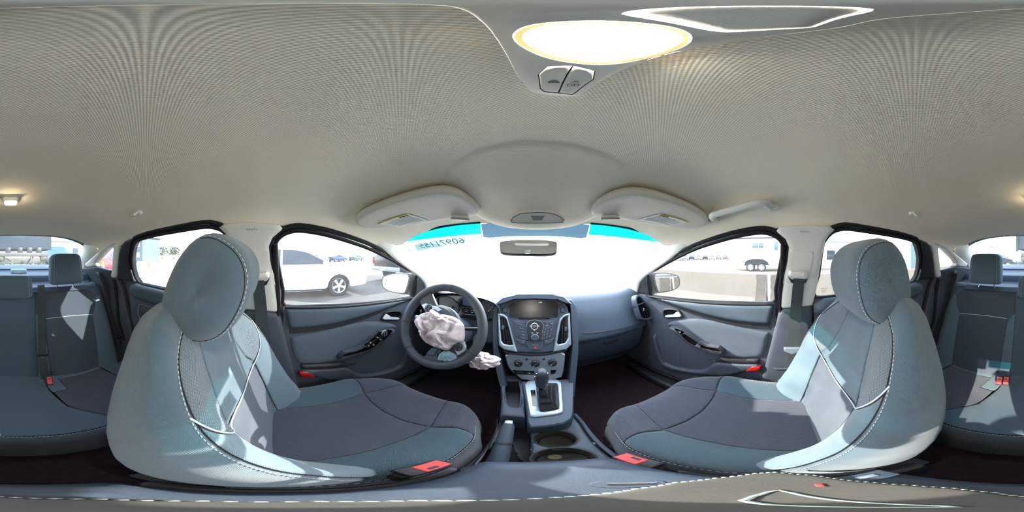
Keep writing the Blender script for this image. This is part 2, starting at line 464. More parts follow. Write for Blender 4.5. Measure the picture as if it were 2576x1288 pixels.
def roofz(x, y):
    zt = interp(y, *ZT); zc = interp(y, *ZC); e = HW(y, zt); s = min(1, abs(x)/e)
    return zt+(zc-zt)*(1-s**4.2)**.62-.012*s*s*(1-s)
def roofP(x, y, off=0.0): return Vector((x, y, roofz(x, y)-off))
froof = lambda p: p.z-(roofz(p.x, p.y) if abs(p.x) < HW(p.y, interp(p.y, *ZT)) else interp(p.y, *ZT))

WF = [(.057, .992), (.045, 1.06), (.028, 1.145), (.013, 1.226), (.017, 1.248), (.032, 1.264), (.055, 1.275), (.085, 1.280), (.13, 1.277), (.19, 1.268), (.28, 1.249), (.385, 1.222), (.52, 1.174), (.65, 1.120), (.728, 1.086), (.752, .950), (.66, .955), (.57, .960), (.36, .972), (.2, .983)]
WR = [(-.14, 1.021), (-.143, 1.12), (-.148, 1.235), (-.158, 1.262), (-.178, 1.284), (-.205, 1.295), (-.24, 1.299), (-.33, 1.294), (-.48, 1.285), (-.58, 1.274), (-.612, 1.264), (-.64, 1.24), (-.683, 1.18), (-.702, 1.12), (-.705, 1.08), (-.69, 1.048), (-.66, 1.045), (-.5, 1.037), (-.3, 1.027)]
QG = sc([(2357.5, 629), (2360, 624), (2365, 622), (2372, 626), (2399, 652), (2404.5, 661), (2404, 666), (2398, 670), (2365, 679), (2362.5, 675), (2360.5, 647)])
def grow(poly, d):
    s = 1 if area(poly) > 0 else -1; n = len(poly); out = []
    for i in range(n):
        a, b, c = poly[i-1], poly[i], poly[(i+1) % n]
        n1 = Vector((b[1]-a[1], a[0]-b[0])).normalized(); n2 = Vector((c[1]-b[1], b[0]-c[0])).normalized(); m = (n1+n2).normalized()
        k = s*d/max(.5, m.dot(n1)); out.append((b[0]+m.x*k, b[1]+m.y*k))
    return out

# floor, firewall and the shell behind the trim
fl = MB()
fl.grid([[Vector((x, y, .27+(.05 if abs(x) < .16 and y > -.3 else 0)+(.03 if y < -.42 else 0)+(.16*(y-.95)/.3 if y > .95 else 0))) for x in np.linspace(-.78, .78, 40)] for y in np.linspace(-1.75, 1.25, 60)])
floor = tag(fl.build('floor', M_CARPET), 'dark carpeted floor of the cabin in the footwells', kind='structure')
fw = MB().grid([[Vector((x, y, z)) for x in (-.72, .72)] for y, z in ((1.12, .25), (1.10, .6), (1.0, .80), (1.02, .90), (1.22, .91))])
tag(fw.build('wall_front', M_CARPET), 'dark bulkhead under the dashboard', kind='structure')
tag(MB().grid([[Vector((x, -1.66, z)) for x in (-.72, .72)] for z in (.22, 1.10)]).build('wall_back', M_CARPET), 'dark bulkhead under the parcel shelf', kind='structure')
SHELL = mat('shell_steel', '#585d63', .5, .2)
for sg, nm in ((-1, 'left'), (1, 'right')):
    out = [(-1.75, .22), (1.28, .22), (1.28, .93), (1.14, .975), (.80, 1.09), (.52, 1.21), (.3, 1.29), (0, 1.335), (-.5, 1.34), (-.85, 1.29), (-1.2, 1.19), (-1.75, 1.08)]
    w = patch('wall_'+nm, out, sideP(sg, -.035), SHELL, holes=[grow(WF, .012), grow(WR, .012), grow(QG, .008)], sp=.06)
    tag(w, f'{nm} body side with its pillar trims and seat-belt anchors', kind='structure')
    globals()['wall_'+nm] = w
hfr = lambda x: .592-.17*x*x
sh = MB().grid([[(lambda y: Vector((x, y, roofz(min(.56, max(-.56, x)), y)+.03)))(-1.16+t*(hfr(x)+1.15)) for x in np.linspace(-.6, .6, 30)] for t in np.linspace(0, 1, 30)])
tag(sh.build('roof_trim', SHELL), 'steel roof over the cabin', kind='structure')

# ceiling: the moulded headliner
hf = lambda x: .592-.17*x*x
hr = lambda x: -1.025-.15*x*x
def he(y): return HW(y, interp(y, *ZT))
out = [(x, hf(x)) for x in np.linspace(-.555, .555, 30)]
ys = [.45, .385, .28, .19, .085, 0, -.1, -.2, -.33, -.48, -.605, -.7, -.85, -.98]
out += [(he(y)-.0005, y) for y in ys]+[(x, hr(x)) for x in np.linspace(.50, -.50, 24)]+[(-he(y)+.0005, y) for y in reversed(ys)]
CON = [(q.x, q.y) for q in (onz(a, b, 1.386) for a, b in [(1100, 13), (1170, 30), (1210, 60), (1250, 110), (1280, 160), (1300, 200), (1320, 225), (1338, 241), (1400, 249), (1455, 250), (1470, 243), (1520, 210), (1580, 180), (1650, 155), (1750, 130), (1850, 112), (1950, 98), (2080, 82), (2140, 70), (2200, 55), (2330, 42), (2450, 33), (2560, 24), (180, 19), (500, 13), (800, 10)])]
CON = chaikin(CON, 1)
ceiling = patch('ceiling', out, roofP, M_HEAD, holes=[CON], sp=.025)
tag(ceiling, 'beige woven headliner over the whole cabin', kind='structure')
CB = Vector((.0, .455, 1.372)); CR = Vector((.195, .165, .062))
def bulgeP(a, r):                                      # lower half of a flattened dome, squarer towards the windscreen
    ca, sa = math.cos(a), math.sin(a); k = (abs(ca)**2.5+abs(sa)**2.5)**(-1/2.5)
    b = sm(-.55, .45, sa); ext = 1+.45*(1-b); crisp = (1-r**2.6)**.6; soft = .5+.5*math.cos(PI*r)
    x, y = CB.x+CR.x*ca*k*r*(1+.25*(1-b)), CB.y+CR.y*sa*k*r*ext
    z0 = roofz(x, min(y, hf(x)))+.002
    return Vector((x, y, z0-(CR.z-.022)*(crisp*b+soft*(1-b))-.012*max(0, sa)*r*(1-r)-(.004 if r < .97 else 0)))
m = MB().grid([[bulgeP(2*PI*k/56, r) for k in range(56)] for r in (1, .985, .95, .9, .82, .7, .55, .38, .2, .02)], cu=True, uv=None)
m.uv = [(v.x, v.y) for v in m.v]; m.build('console_bulge', M_HEAD, ceiling, 60)
fbul = lambda p: p.z-(roofz(p.x, min(p.y, hf(p.x)))+.002-(CR.z-.022)*max(0, 1-min(1, ((abs(p.x-CB.x)/CR.x)**2.5+(abs(p.y-CB.y)/CR.y)**2.5)**(1/2.5))**2.6)**.6)
# the small hatch at the front of the bulge, facing back towards the seats
HX = frame(hit(1351, 540, fbul), (1, 0, 0), (0, -.80, .60))
lidp = fcast(HX, [(1276, 547), (1284, 537), (1308, 522), (1390, 521), (1418, 536), (1426, 546), (1402, 556), (1300, 556)])
hx = slab('console_hatch', chaikin(lidp, 1), lambda u, v, h: HX(u, v, h), M_TRIMC, ceiling, t=.012, r=.004, sp=.012, base=.005)
kp = fcast(HX, [(1286, 546), (1310, 528), (1388, 527), (1416, 545), (1398, 551), (1304, 551)])
piping('hatch_seam', kp, lambda u, v, h=0: HX(u, v, .0175), .0007, M_DKMARK, hx, n=2, closed=True)
kb = fcast(HX, [(1336, 533), (1368, 533), (1363, 543), (1341, 543)])
MB().prism(kb, HX, .016, .020, .001).build('hatch_button', mat('grey_button', '#8d897e', .5), hx)

# windscreen, its shade band and the painted number; side panes, quarter panes and rear pane
wl = [hit(a, b, fwind) for a, b in [(1003, 597), (1020, 617), (1047, 643), (1075, 669), (1099, 690), (1118, 706)]]
WS = [(abs(p.x), p.y) for p in wl]                    # (half width, y) down the pillar
def hw_w(y): return float(np.interp(y, [q[1] for q in WS], [q[0] for q in WS]))+.02
bandy = lambda x: hf(x)+.047
o1 = [(x, bandy(x)) for x in np.linspace(-.575, .575, 24)]+[(s*q[0]+s*.02, q[1]) for s, L in ((1, WS),) for q in L[1:]]+[(.62, 1.20), (0, 1.30), (-.62, 1.20)]+[(-q[0]-.02, q[1]) for q in reversed(WS[1:])]
win = patch('window_1', o1, windP, M_WIND, sp=.06); tag(win, 'dusty windscreen over the dashboard', kind='structure')
for s in (-1, 1):
    o2 = [(s*x, hf(x)-.02) for x in np.linspace(.20, .575, 14)]+[(s*x, bandy(x)) for x in np.linspace(.575, .215, 14)]
    patch('shade_band', o2, windP, glass('cyan_shade_band', (.0010, .085, .093), 0, .03), win, sp=.06)
# yard number written on the glass outside, read in mirror writing from the seats
a, b = hit(1045, 619, fwind), hit(1178, 601, fwind)
patch('number_strip', [(a.x-.012, a.y+.035), (a.x+.0, a.y-.012), (b.x, b.y-.022), (b.x+.025, b.y+.03)], lambda x, y, o=0: windP(x, y, .003), glass('pale_blue_film', (.07, .115, .125), 0, .02), win, sp=.05)
mid = (a+b)/2; text('painted_number', '60971155', mat('number_ink', '#6f98a4', .8), win, windP(mid.x+.003, mid.y+.005, .005), (a-b), (0, -.85, .47), .058)
sticker = lambda s: None
for i, (pl, sg, lab) in enumerate(((WF, -1, 'driver side front door pane beside the white saloon'), (WF, 1, 'passenger side front door pane before the white trailer'), (WR, -1, 'driver side rear door pane'), (WR, 1, 'passenger side rear door pane'))):
    w = patch(f'window_{i+2}', grow(pl, .01), sideP(sg, -.012), M_SIDE, sp=.08); tag(w, lab, kind='structure')
    if pl is WR and sg == 1:
        for k, (t, z, s) in enumerate((('LAMINATED', 1.054, .006), ('SAFETY', 1.046, .006), ('AS2  M243', 1.039, .005), ('43R-001', 1.033, .005))):
            text('pane_mark', t, M_DKMARK, w, sideP(1)(-.172, z, -.009), (0, -1, 0), (0, 0, 1), s)
for i, sg in enumerate((-1, 1)):
    tag(patch(f'window_{i+6}', grow(QG, .006), sideP(sg, -.008), M_SIDE, sp=.08), ('driver' if sg < 0 else 'passenger')+' side rear quarter pane behind the door', kind='structure')
rw = [(-.515, -1.03), (.515, -1.03), (.60, -1.64), (-.60, -1.64)]
tag(patch('window_8', rw, rearP, M_REARG, sp=.08), 'rear window above the parcel shelf', kind='structure')

# dark frame round the screens
for nm, pts in (('windscreen_frame', None),):
    p = [windP(s*q[0], q[1], .004) for s, q in [(-1, q) for q in WS]]
MB().tube([windP(-q[0]-.004, q[1], .003) for q in WS], .004, 6).tube([windP(q[0]+.004, q[1], .003) for q in WS], .004, 6).build('screen_edge', M_SEAL, win)

patch('frit_band', [(-.20, hf(.2)-.01), (.20, hf(.2)-.01), (.212, .648), (.19, .657), (-.19, .657), (-.212, .648)], lambda x, y, o=0: windP(x, y, .002), glass('dotted_frit', (.016, .030, .042), 0, .02), win, sp=.05)
# pillars
def two_side(fn):
    for sg, w in ((-1, wall_left), (1, wall_right)): fn(sg, w)
OUTA = [(p.y, p.z) for p in (hit(a, b, fside) for a, b in [(968, 636), (1000, 661), (1028, 681), (1050, 697), (1064, 716), (1070, 738)])]
def apillar(sg, w):
    P = sideP(sg, .0)
    O = crom([P(y, z, .012) for y, z in OUTA], 6); I = crom([windP(sg*q[0], q[1], .006) for q in WS], 6)
    n = min(len(O), len(I)); rows = []
    for i in range(n):
        a, b = O[i], I[i]; d = (a-b); c = (a+b)/2; inw = Vector((-sg*.75, -.55, -.1))
        rows.append([a+Vector((sg*.03, .01, -.004))]+[a.lerp(b, t)+inw*(.022*math.sin(PI*t)**.7) for t in (0, .08, .2, .4, .6, .8, .92, 1)]+[b+Vector((sg*.01, .03, .01))])
    rows = [[v+Vector((sg*.004, -.06, .032)) for v in rows[0]]]+rows
    MB().grid(rows).build('front_pillar_trim', M_TRIMC, w, 60)
    patch('mirror_sail_panel', [(.725, 1.094), (.748, .948), (.96, .94), (.955, .99), (.865, 1.035), (.80, 1.068)], P, M_BLK, w, sp=.03, h=.01, gw=.012)
two_side(apillar)
BP = sc([(1952, 583), (1962, 572), (2000, 568), (2040, 567), (2086, 571), (2098, 579), (2084, 592), (2074, 607), (2064.6, 653), (2055, 715), (2044, 767), (2000, 770.5), (1959, 774), (1971, 709), (1981, 655), (1984, 622), (1976, 603)])
BL = sc([(1959, 774), (2000, 770.5), (2044, 767), (2041, 833), (2043, 900), (2050, 960)])+[(-.14, .36), (.0, .36)]+sc([(1912, 965), (1932, 891)])
BX = sc([(1987, 627), (2044, 634), (2043, 650), (2032, 700), (2022, 712), (1980, 709), (1976, 700)])
def bpillar(sg, w):
    P = sideP(sg, .01)
    t = patch('centre_pillar_trim', BP, P, M_TRIMC, w, sp=.025, h=.012, gw=.02, rim=.03)
    patch('belt_guide_panel', BX, lambda y, z, o: P(y, z, o+.012), M_TRIMC, t, sp=.02, h=.003, gw=.003, rim=.003)
    s = 'AIRBAG'; c = sc([(2023, 585)])[0]
    text('airbag_mark', s, mat('pressed_mark', '#a09b90', .6), t, P(c[0], c[1], .0135), (0, -sg, 0), (0, 0, 1), .011)
    patch('centre_pillar_base', BL, P, M_DOOR, w, sp=.03, h=.014, gw=.02, rim=.03)
    MB().tube([P(.05, .62, .016), P(-.16, .62, .016)], .006, 6).build('pillar_ledge', M_DOOR, w)
two_side(bpillar)
CF = sc([(2309, 706), (2317, 680), (2321, 653), (2317, 630), (2305, 606), (2315.5, 603), (2330, 609), (2338, 617), (2345, 638), (2348, 661), (2351, 701)])
CS = sc([(2343.5, 625), (2345, 618), (2351, 613.6), (2362, 620), (2358, 628), (2361, 653), (2364, 680), (2367, 693.5), (2360.5, 697.4), (2354, 696.6), (2348, 661)])
CQ = sc([(2362, 620), (2351, 613.6), (2358, 611), (2375, 617), (2395, 632), (2416, 650), (2433, 664), (2430, 672), (2418, 671), (2404, 668.5), (2405.5, 662), (2399, 651), (2372, 624.5), (2365, 620.5)])
def cpillar(sg, w):
    P = sideP(sg, .0)
    patch('rear_door_frame', CF, P, M_BLK, w, sp=.02, h=.008, gw=.012, rim=.03)
    patch('rear_pillar_strip', CS, P, M_TRIMC, w, sp=.02, h=.012, gw=.012, rim=.03)
    patch('quarter_pane_trim', CQ, P, M_TRIMC, w, sp=.02, h=.012, gw=.012, rim=.03)
    # inner cover between quarter pane and rear window
    a = [P(y, z, .012) for y, z in sc([(2393, 634), (2404, 642), (2418, 653), (2431, 664), (2436, 676)])]
    b = [rearP(sg*x, y, .01) for x, y in ((.500, -1.055), (.52, -1.16), (.545, -1.29), (.57, -1.44), (.60, -1.62))]
    top = [roofP(sg*x, -.98-.0*x, -.0) for x in (.555,)]
    rows = [[p.lerp(q, t)+Vector((-sg*.02, .02, -.005))*math.sin(PI*t)*min(1, .15+k*.17) for t in np.linspace(0, 1, 9)] for k, (p, q) in enumerate(zip(crom(a, 5), crom(b, 5)))]
    MB().grid(rows).build('rear_pillar_trim', M_TRIMC, w, 60)
    e1 = [roofP(sg*(he(y)-.004), y, .002) for y in (-.86, -.92, -.978)]+[roofP(sg*((he(-.978)-.004)*(1-t)+.49*t), -.978*(1-t)-1.058*t, .002) for t in (.25, .5, .75, 1)]
    e2 = [P(*sc([(2375, 617)])[0], .010), P(*sc([(2384, 625)])[0], .011)]+[a[0].lerp(b[0], t)+Vector((-sg*.021, .021, -.005))*math.sin(PI*t)*0+Vector((0, -.012, -.012)) for t in np.linspace(0, 1, 5)]
    rows = [[p.lerp(q, t) for p, q in zip(crom(e1, 4), crom(e2, 4))] for t in np.linspace(0, 1, 6)]
    MB().grid(rows).build('headliner_corner', M_HEAD, w, 60)
    lo = sc([(2354, 697), (2367, 693.5), (2365, 680), (2404, 669.5), (2432, 673)])+[(-1.62, 1.06), (-1.62, .35), (-.68, .35), (-.80, .75)]
    patch('rear_side_panel', lo, P, M_DOOR, w, sp=.04, h=.012, gw=.015, rim=.02)
two_side(cpillar)
# rubber seals round the door panes
for pl, nm in ((WF, 'front'), (WR, 'rear')):
    for sg, w in ((-1, wall_left), (1, wall_right)):
        P = sideP(sg, .0)
        pts = grow(pl, .006)
        MB().tube(crom([P(y, z, .0) for y, z in pts], 3, True), .0085, 8, True).build(nm+'_pane_seal', M_SEAL, w)
        up = [p for p in grow(pl, .0215) if p[1] > (1.10 if pl is WF else 1.12)]
        MB().tube([P(y, z, .006) for y, z in crom([(a, b, 0) for a, b in up], 4) for y, z in [(y, z)]] if False else [P(q[0], q[1], .004) for q in crom([(a, b, 0) for a, b in up], 4)], .0085, 8).build(nm+'_door_seal', M_SEAL, w)
for sg, w in ((-1, wall_left), (1, wall_right)):
    P = sideP(sg, .012)
    pts = [(.026, 1.24), (.03, 1.15), (.04, 1.0), (.035, .9), (.03, .8), (.025, .7), (.03, .6), (.05, .5), (.09, .43), (.15, .385), (.3, .36), (.9, .36)]
    MB().tube([P(q[0], q[1], .0) for q in crom([(a-.018, b, 0) for a, b in pts], 4)], .009, 8).build('door_opening_seal', M_SEAL, w)
    MB().box((sg*.66, .45, .31), (.10, 1.0, .05), None, .02).build('sill_plate', M_BLK, w)
    MB().tube([P(y, z, .004) for y, z in sc([(2356, 700), (2350, 740), (2345, 800), (2330, 850)])], .012, 8).build('rear_opening_seal', M_SEAL, w)
# ---------------------------------------------------------------- door linings (pixels of the passenger door, mirrored for the driver's)
z3 = lambda pts, o=0.0: sc([(1590+a/4.6, 720+b/4.6) for a, b in pts], o)
BELT = [(y, z-.006) for y, z in ((.045, .992), (.2, .983), (.36, .972), (.57, .960), (.66, .955), (.752, .950))]
CREASE = z3([(150, 105), (270, 145), (400, 190), (640, 270), (860, 335), (1100, 390), (1350, 425), (1590, 440)], .02)
STRIP = z3([(150, 112), (270, 155), (400, 203), (640, 300), (900, 390), (1200, 460), (1585, 495)], .012)
INS = z3([(405, 440), (430, 420), (470, 405), (600, 380), (750, 378), (950, 405), (1200, 465), (1450, 520), (1588, 540), (1570, 650), (1540, 760), (1510, 805), (1480, 825), (1300, 835), (1070, 800), (1060, 740), (1010, 700), (870, 670), (770, 620), (640, 530), (550, 480), (480, 465), (410, 465)], .016)
ARM = z3([(410, 470), (480, 470), (560, 490), (640, 535), (770, 630), (870, 680), (1000, 700), (1050, 740), (1068, 775), (1060, 805), (980, 805), (820, 760), (660, 680), (540, 590), (440, 510)], .042)
CUP = z3([(575, 572), (610, 548), (680, 590), (780, 655), (870, 695), (985, 716), (1025, 745), (1035, 762), (940, 750), (830, 722), (720, 688), (640, 640)], .052)
SWP = z3([(480, 485), (520, 488), (580, 512), (605, 535), (570, 560), (530, 535)], .052)
BEZ = z3([(345, 290), (370, 260), (440, 257), (530, 265), (570, 310), (592, 355), (570, 370), (400, 378), (360, 350)], .015)
BEZI = z3([(362, 292), (378, 274), (440, 270), (525, 279), (558, 315), (576, 350), (563, 358), (402, 364), (374, 340)], .015)
LEV = z3([(376, 340), (430, 336), (478, 334), (498, 308), (520, 296), (545, 308), (570, 345), (560, 356), (400, 362), (382, 354)], .02)
LOW = z3([(235, 560), (258, 562), (285, 690), (345, 862), (400, 912), (620, 972), (800, 980), (862, 962), (955, 880), (1100, 895), (1470, 905), (1490, 930), (1300, 985), (1150, 1030), (1000, 1040), (800, 1025), (560, 992), (400, 955), (315, 895), (262, 740)], .025)
SHELF = z3([(840, 852), (955, 852), (1020, 820), (1480, 845), (1475, 903), (1100, 893), (955, 878)], .02)
RFL = z3([(1310, 985), (1390, 935), (1487, 932), (1467, 985)], .033)
DOUT = BELT+[(.98, .938), (1.02, .36), (.24, .36), (.12, .40), (.06, .46), (.03, .60), (.026, .75), (.03, .88)]
def front_door(n, sg, label):
    P = sideP(sg, .0); d = patch(f'door_{n}', DOUT, P, M_DOOR, sp=.04, h=.012, gw=.012, rim=.03, base=-.004); tag(d, label, kind='structure')
    patch('top_pad', BELT[::1]+CREASE, P, M_DOORT, d, sp=.018, h=.020, gw=.018, rim=.01, base=.010)
    patch('dark_strip', CREASE+STRIP[::-1], P, M_BLK, d, sp=.02, base=.012)
    patch('cloth_insert', INS, P, M_DOORF, d, sp=.015, h=.016, gw=.03, base=.006)
    patch('lower_shelf', SHELF, P, M_BLK, d, sp=.02, h=.02, gw=.02, base=.006)
    patch('map_pocket', chaikin(LOW, 1), P, M_DOOR, d, sp=.02, h=.022, gw=.008, base=.008, rim=.01)
    patch('reflector', RFL, P, M_REFL, d, sp=.02, h=.004, gw=.003, base=.0295, rim=.012)
    arm = patch('armrest', ARM, P, M_DOOR, d, sp=.012, h=.045, gw=.018, base=.006)
    patch('pull_cup', CUP if sg > 0 else CUP, lambda y, z, o: P(y, z, .0535+o), M_PIANO, arm, sp=.012, h=-.001, gw=.006)
    piping('cup_lip', CUP, lambda y, z, o=0: P(y, z, .053), .003, M_BLK, arm, n=3, closed=True)
    if sg > 0:
        sw = patch('switch_plate', SWP, lambda y, z, o: P(y, z, .052+o), M_PIANO, arm, sp=.01, h=.002, gw=.002)
        k = z3([(525, 520), (575, 520), (565, 545), (535, 548)], .055)
        MB().prism(k, lambda y, z, h: P(y, z, .052+h), 0, .008, .002).build('window_switch', M_BLK, arm)
        MB().prism(z3([(545, 532), (558, 524), (561, 540)], .06), lambda y, z, h: P(y, z, .0605+h), 0, .0008).build('switch_mark', M_MARK, arm)
        MB().prism(z3([(735, 690), (765, 655), (800, 690), (800, 718)], .055), lambda y, z, h: P(y, z, .05+h), 0, .012, .003).build('cup_rib', M_DOOR, arm)
    else:                                              # mirror knob and four window switches: (pixels of the driver's door)
        L = lambda pts: [(p.y, p.z) for p in (hit(640+a/4.29, 700+b/4.29, lambda p: fside(p)+.053) for a, b in pts)]
        base = L([(1185, 722), (1345, 575), (1440, 552), (1500, 565), (1430, 640), (1330, 720), (1245, 762)])
        patch('switch_plate', base, lambda y, z, o: P(y, z, .051+o), M_PIANO, arm, sp=.012, h=.002, gw=.002)
        c = L([(1398, 592)])[0]; ax = Vector((1, 0, 0))
        q = P(c[0], c[1], .053)
        MB().lathe([(.019, 0), (.019, .006), (.0175, .008), (.0165, .006)], q, ax, 24).build('mirror_switch_ring', M_SILV, arm)
        MB().lathe([(.0165, .0), (.0165, .007), (.012, .010), (0, .010)], q, ax, 24).build('mirror_switch', M_BLK, arm)
        for k in range(4):
            a = PI/4+k*PI/2
            MB().box(q+Vector((.0105, .009*math.cos(a), .009*math.sin(a))), (.001, .003, .003)).build('switch_mark', M_MARK, arm)
        for u, v in ((1318, 636), (1350, 657), (1243, 690), (1275, 712)):
            y, z = L([(u, v)])[0]; M = Matrix.Rotation(math.radians(-35), 3, 'X')
            MB().box(P(y, z, .056), (.009, .019, .012), M, .003).build('window_switch', M_BLK, arm)
            MB().box(P(y, z, .0612), (.001, .006, .0045), M).build('switch_mark', M_MARK, arm)
        y, z = L([(1222, 730)])[0]
        MB().box(P(y, z, .056), (.009, .013, .022), Matrix.Rotation(math.radians(-35), 3, 'X'), .003).build('lock_switch', M_BLK, arm)
        MB().box(P(y+.002, z+.004, .0612), (.001, .006, .0045), Matrix.Rotation(math.radians(-35), 3, 'X')).build('switch_mark', M_MARK, arm)
    BZ = chaikin(BEZ, 2); BI = chaikin(BEZI, 2)
    hb = patch('handle_bezel', BZ, P, M_BLK, d, holes=[BI], sp=.006, h=.007, gw=.003, base=.010, rim=.012, outer=True)
    patch('handle_recess', BI, P, M_PIANO, hb, sp=.02, base=.009)
    MB().prism(chaikin(LEV, 2), lambda y, z, h: P(y, z, .011+h), 0, .012, .004).build('door_handle', mat('satin_chrome', '#e2e6e9', .28, .35), d)
    MB().tube([P(y, z, .022) for y, z in [(q[0], q[1]) for q in crom([(a, b, 0) for a, b in BELT], 4)]], .006, 8).build('window_sill_seal', M_SEAL, d)
    return d
front_door(1, -1, 'driver door lining with mirror knob and four window switches')
front_door(2, 1, 'passenger front door lining with one window switch')
RD = [(-.125, 1.012), (-.3, 1.017), (-.5, 1.028), (-.66, 1.036), (-.715, 1.04), (-.765, 1.02), (-.785, .985), (-.80, .93), (-.79, .80), (-.74, .66), (-.60, .50), (-.5, .36), (-.14, .36)]
RTOP = [(-.125, 1.012), (-.3, 1.017), (-.5, 1.028), (-.66, 1.036), (-.715, 1.04), (-.765, 1.02), (-.785, .985), (-.77, .955), (-.72, .935), (-.5, .925), (-.125, .91)]
RIN = [(-.16, .895), (-.5, .905), (-.68, .908), (-.71, .89), (-.70, .80), (-.66, .73), (-.5, .66), (-.16, .64)]
RIN2 = [(-.16, .86), (-.5, .868), (-.692, .868), (-.70, .83), (-.5, .83), (-.16, .825)]
def rear_door(n, sg, label):
    P = sideP(sg, .0); d = patch(f'door_{n}', RD, P, M_DOOR, sp=.04, h=.012, gw=.012, rim=.03); tag(d, label, kind='structure')
    patch('top_pad', chaikin(RTOP, 1), P, M_DOORT, d, sp=.02, h=.04, gw=.04, rim=.01, base=.008)
    ins = patch('lower_insert', chaikin(RIN, 1), P, M_DOOR, d, sp=.025, h=-.006, gw=.012, base=.016)
    piping('insert_line', RIN, lambda y, z, o=0: P(y, z, .017), .0010, M_GREYMARK, d, n=4, closed=True)
    patch('armrest', chaikin([(-.16, .74), (-.5, .76), (-.66, .775), (-.69, .76), (-.66, .72), (-.5, .69), (-.16, .68)], 1), P, M_DOOR, d, sp=.02, h=.05, gw=.025, base=.01)
    patch('ledge', RIN2, P, M_BLK, d, sp=.03, h=.006, gw=.008, base=.014)
    MB().tube([P(y, z, .01) for y, z in ((-.13, 1.014), (-.3, 1.02), (-.5, 1.03), (-.67, 1.038))], .006, 8).build('window_sill_seal', M_SEAL, d)
rear_door(3, -1, 'driver side rear door lining behind the front seat')
rear_door(4, 1, 'passenger side rear door lining behind the front seat')
# ---------------------------------------------------------------- things on the roof
c0 = onz(1515, 110, 1.386)
lamp = thing('dome_lamp', (c0.x, c0.y, 1.386), 'lit round dome lamp in a cream roof console with two switches', 'lamp')
fl_ = lambda p: [(q.x, q.y) for q in (onz(a, b, 1.382) for a, b in p)]
LENS = chaikin(fl_([(1290, 97), (1310, 75), (1360, 61), (1450, 55), (1540, 55), (1640, 63), (1710, 76), (1740, 95), (1730, 115), (1690, 135), (1640, 150), (1570, 162), (1500, 167), (1420, 159), (1360, 144), (1310, 120)]), 3)
SWI = fl_([(1353, 190), (1375, 170), (1440, 168), (1498, 182), (1494, 203), (1447, 237), (1440, 241), (1370, 234), (1358, 225)])
LID = chaikin(fl_([(1586, 38), (1600, 31), (1700, 22), (1900, 17), (2100, 19), (2175, 26), (2140, 38), (2050, 68), (2020, 73), (1880, 80), (1810, 82), (1740, 68), (1650, 50)]), 1)
CP = lambda x, y, o=0.0: Vector((x, y, 1.392-o)) if False else Vector((x, y, roofz(x, y)-o))
patch('lamp_housing', CON, CP, M_TRIMC, lamp, holes=[grow(LENS, .0006), SWI, grow(LID, .001)], sp=.01, h=.016, gw=.012, rim=.0, base=-.002, outer=True)
lcx = sum(p[0] for p in LENS)/len(LENS); lcy = sum(p[1] for p in LENS)/len(LENS)
inner = [(lcx+(x-lcx)*.92, lcy+(y-lcy)*.92) for x, y in LENS]
patch('lamp_rim', LENS, CP, mat('lit_lens_rim', '#f2d9a0', .4, emit=((1, .52, .14), .42)), lamp, holes=[inner], sp=.008, base=.0128)
patch('lamp_lens', inner, CP, mat('lit_lens', '#ffffff', .4, emit=((1, .93, .82), 100.0)), lamp, sp=.008, base=.0115)
a, b = fl_([(1441, 170), (1404, 239)])
def split(poly, a, b, s):
    out = []; f = lambda p: s*((b[0]-a[0])*(p[1]-a[1])-(b[1]-a[1])*(p[0]-a[0]))
    for i, p in enumerate(poly):
        q = poly[(i+1) % len(poly)]; u, v = f(p), f(q)
        if u >= 0: out.append(p)
        if u*v < 0: t = u/(u-v); out.append((p[0]+(q[0]-p[0])*t, p[1]+(q[1]-p[1])*t))
    return out
patch('switch_gap', grow(SWI, .0008), CP, M_DKMARK, lamp, sp=.02, base=.0122)
SWS = grow(SWI, -.0003)
for s, nm in ((1, 0), (-1, 1)):
    hp = grow(split(SWS, a, b, s), -.0004)
    k = patch('switch_button', hp, CP, M_TRIMC, lamp, sp=.006, h=.0018, gw=.0014, base=.0124, rim=.003)
    cx = sum(p[0] for p in hp)/len(hp); cy = sum(p[1] for p in hp)/len(hp)
    zz = roofz(cx, cy)-.0145
    left = Vector((a[0]-b[0], a[1]-b[1], 0)); 
    if cx < (a[0]+b[0])/2:                             # rising-sun lamp symbol
        q = onz(1393, 208, zz)
        F = frame(q, (1, 0, 0), (0, -1, 0)); ex = onz(1410, 208, zz)-q; sx_ = ex.length/.010*1.15
        F = frame(q, ex, onz(1393, 200, zz)-q); mk = MB(); R = .0045*sx_
        mk.tube([F(R*math.cos(t), R*.8*math.sin(t), .0003) for t in np.linspace(0, PI, 12)], .0005*sx_, 5)
        mk.tube([F(-R*1.6, 0, .0003), F(R*1.6, 0, .0003)], .0005*sx_, 5)
        for t in np.linspace(.25, PI-.25, 6): mk.tube([F(R*1.35*math.cos(t), R*1.15*math.sin(t), .0003), F(R*1.75*math.cos(t), R*1.5*math.sin(t), .0003)], .0006*sx_, 5)
        mk.build('lamp_symbol', M_DKMARK, k)
    else:
        q = onz(1443, 214, zz); ex = onz(1458, 214, zz)-q; F = frame(q, ex, onz(1443, 204, zz)-q); s1 = ex.length*1.05
        text('off_mark', 'OFF', M_DKMARK, k, F(0, 0, .0006), F.x, F.y, s1*1.3)
        mk = MB(); q = onz(1447, 206, zz); F = frame(q, ex, onz(1447, 198, zz)-q)
        mk.tube([F(u*s1, v*s1, .0004) for u, v in ((-.5, -.15), (-.3, .1), (-.2, .3), (.3, .3), (.4, .1), (.55, -.15))], s1*.045, 5).tube([F(u*s1, v*s1, .0004) for u, v in ((-.3, .1), (.4, .1))], s1*.045, 5)
        mk.build('door_symbol', M_DKMARK, k)
lc = (sum(p[0] for p in LID)/len(LID), sum(p[1] for p in LID)/len(LID))
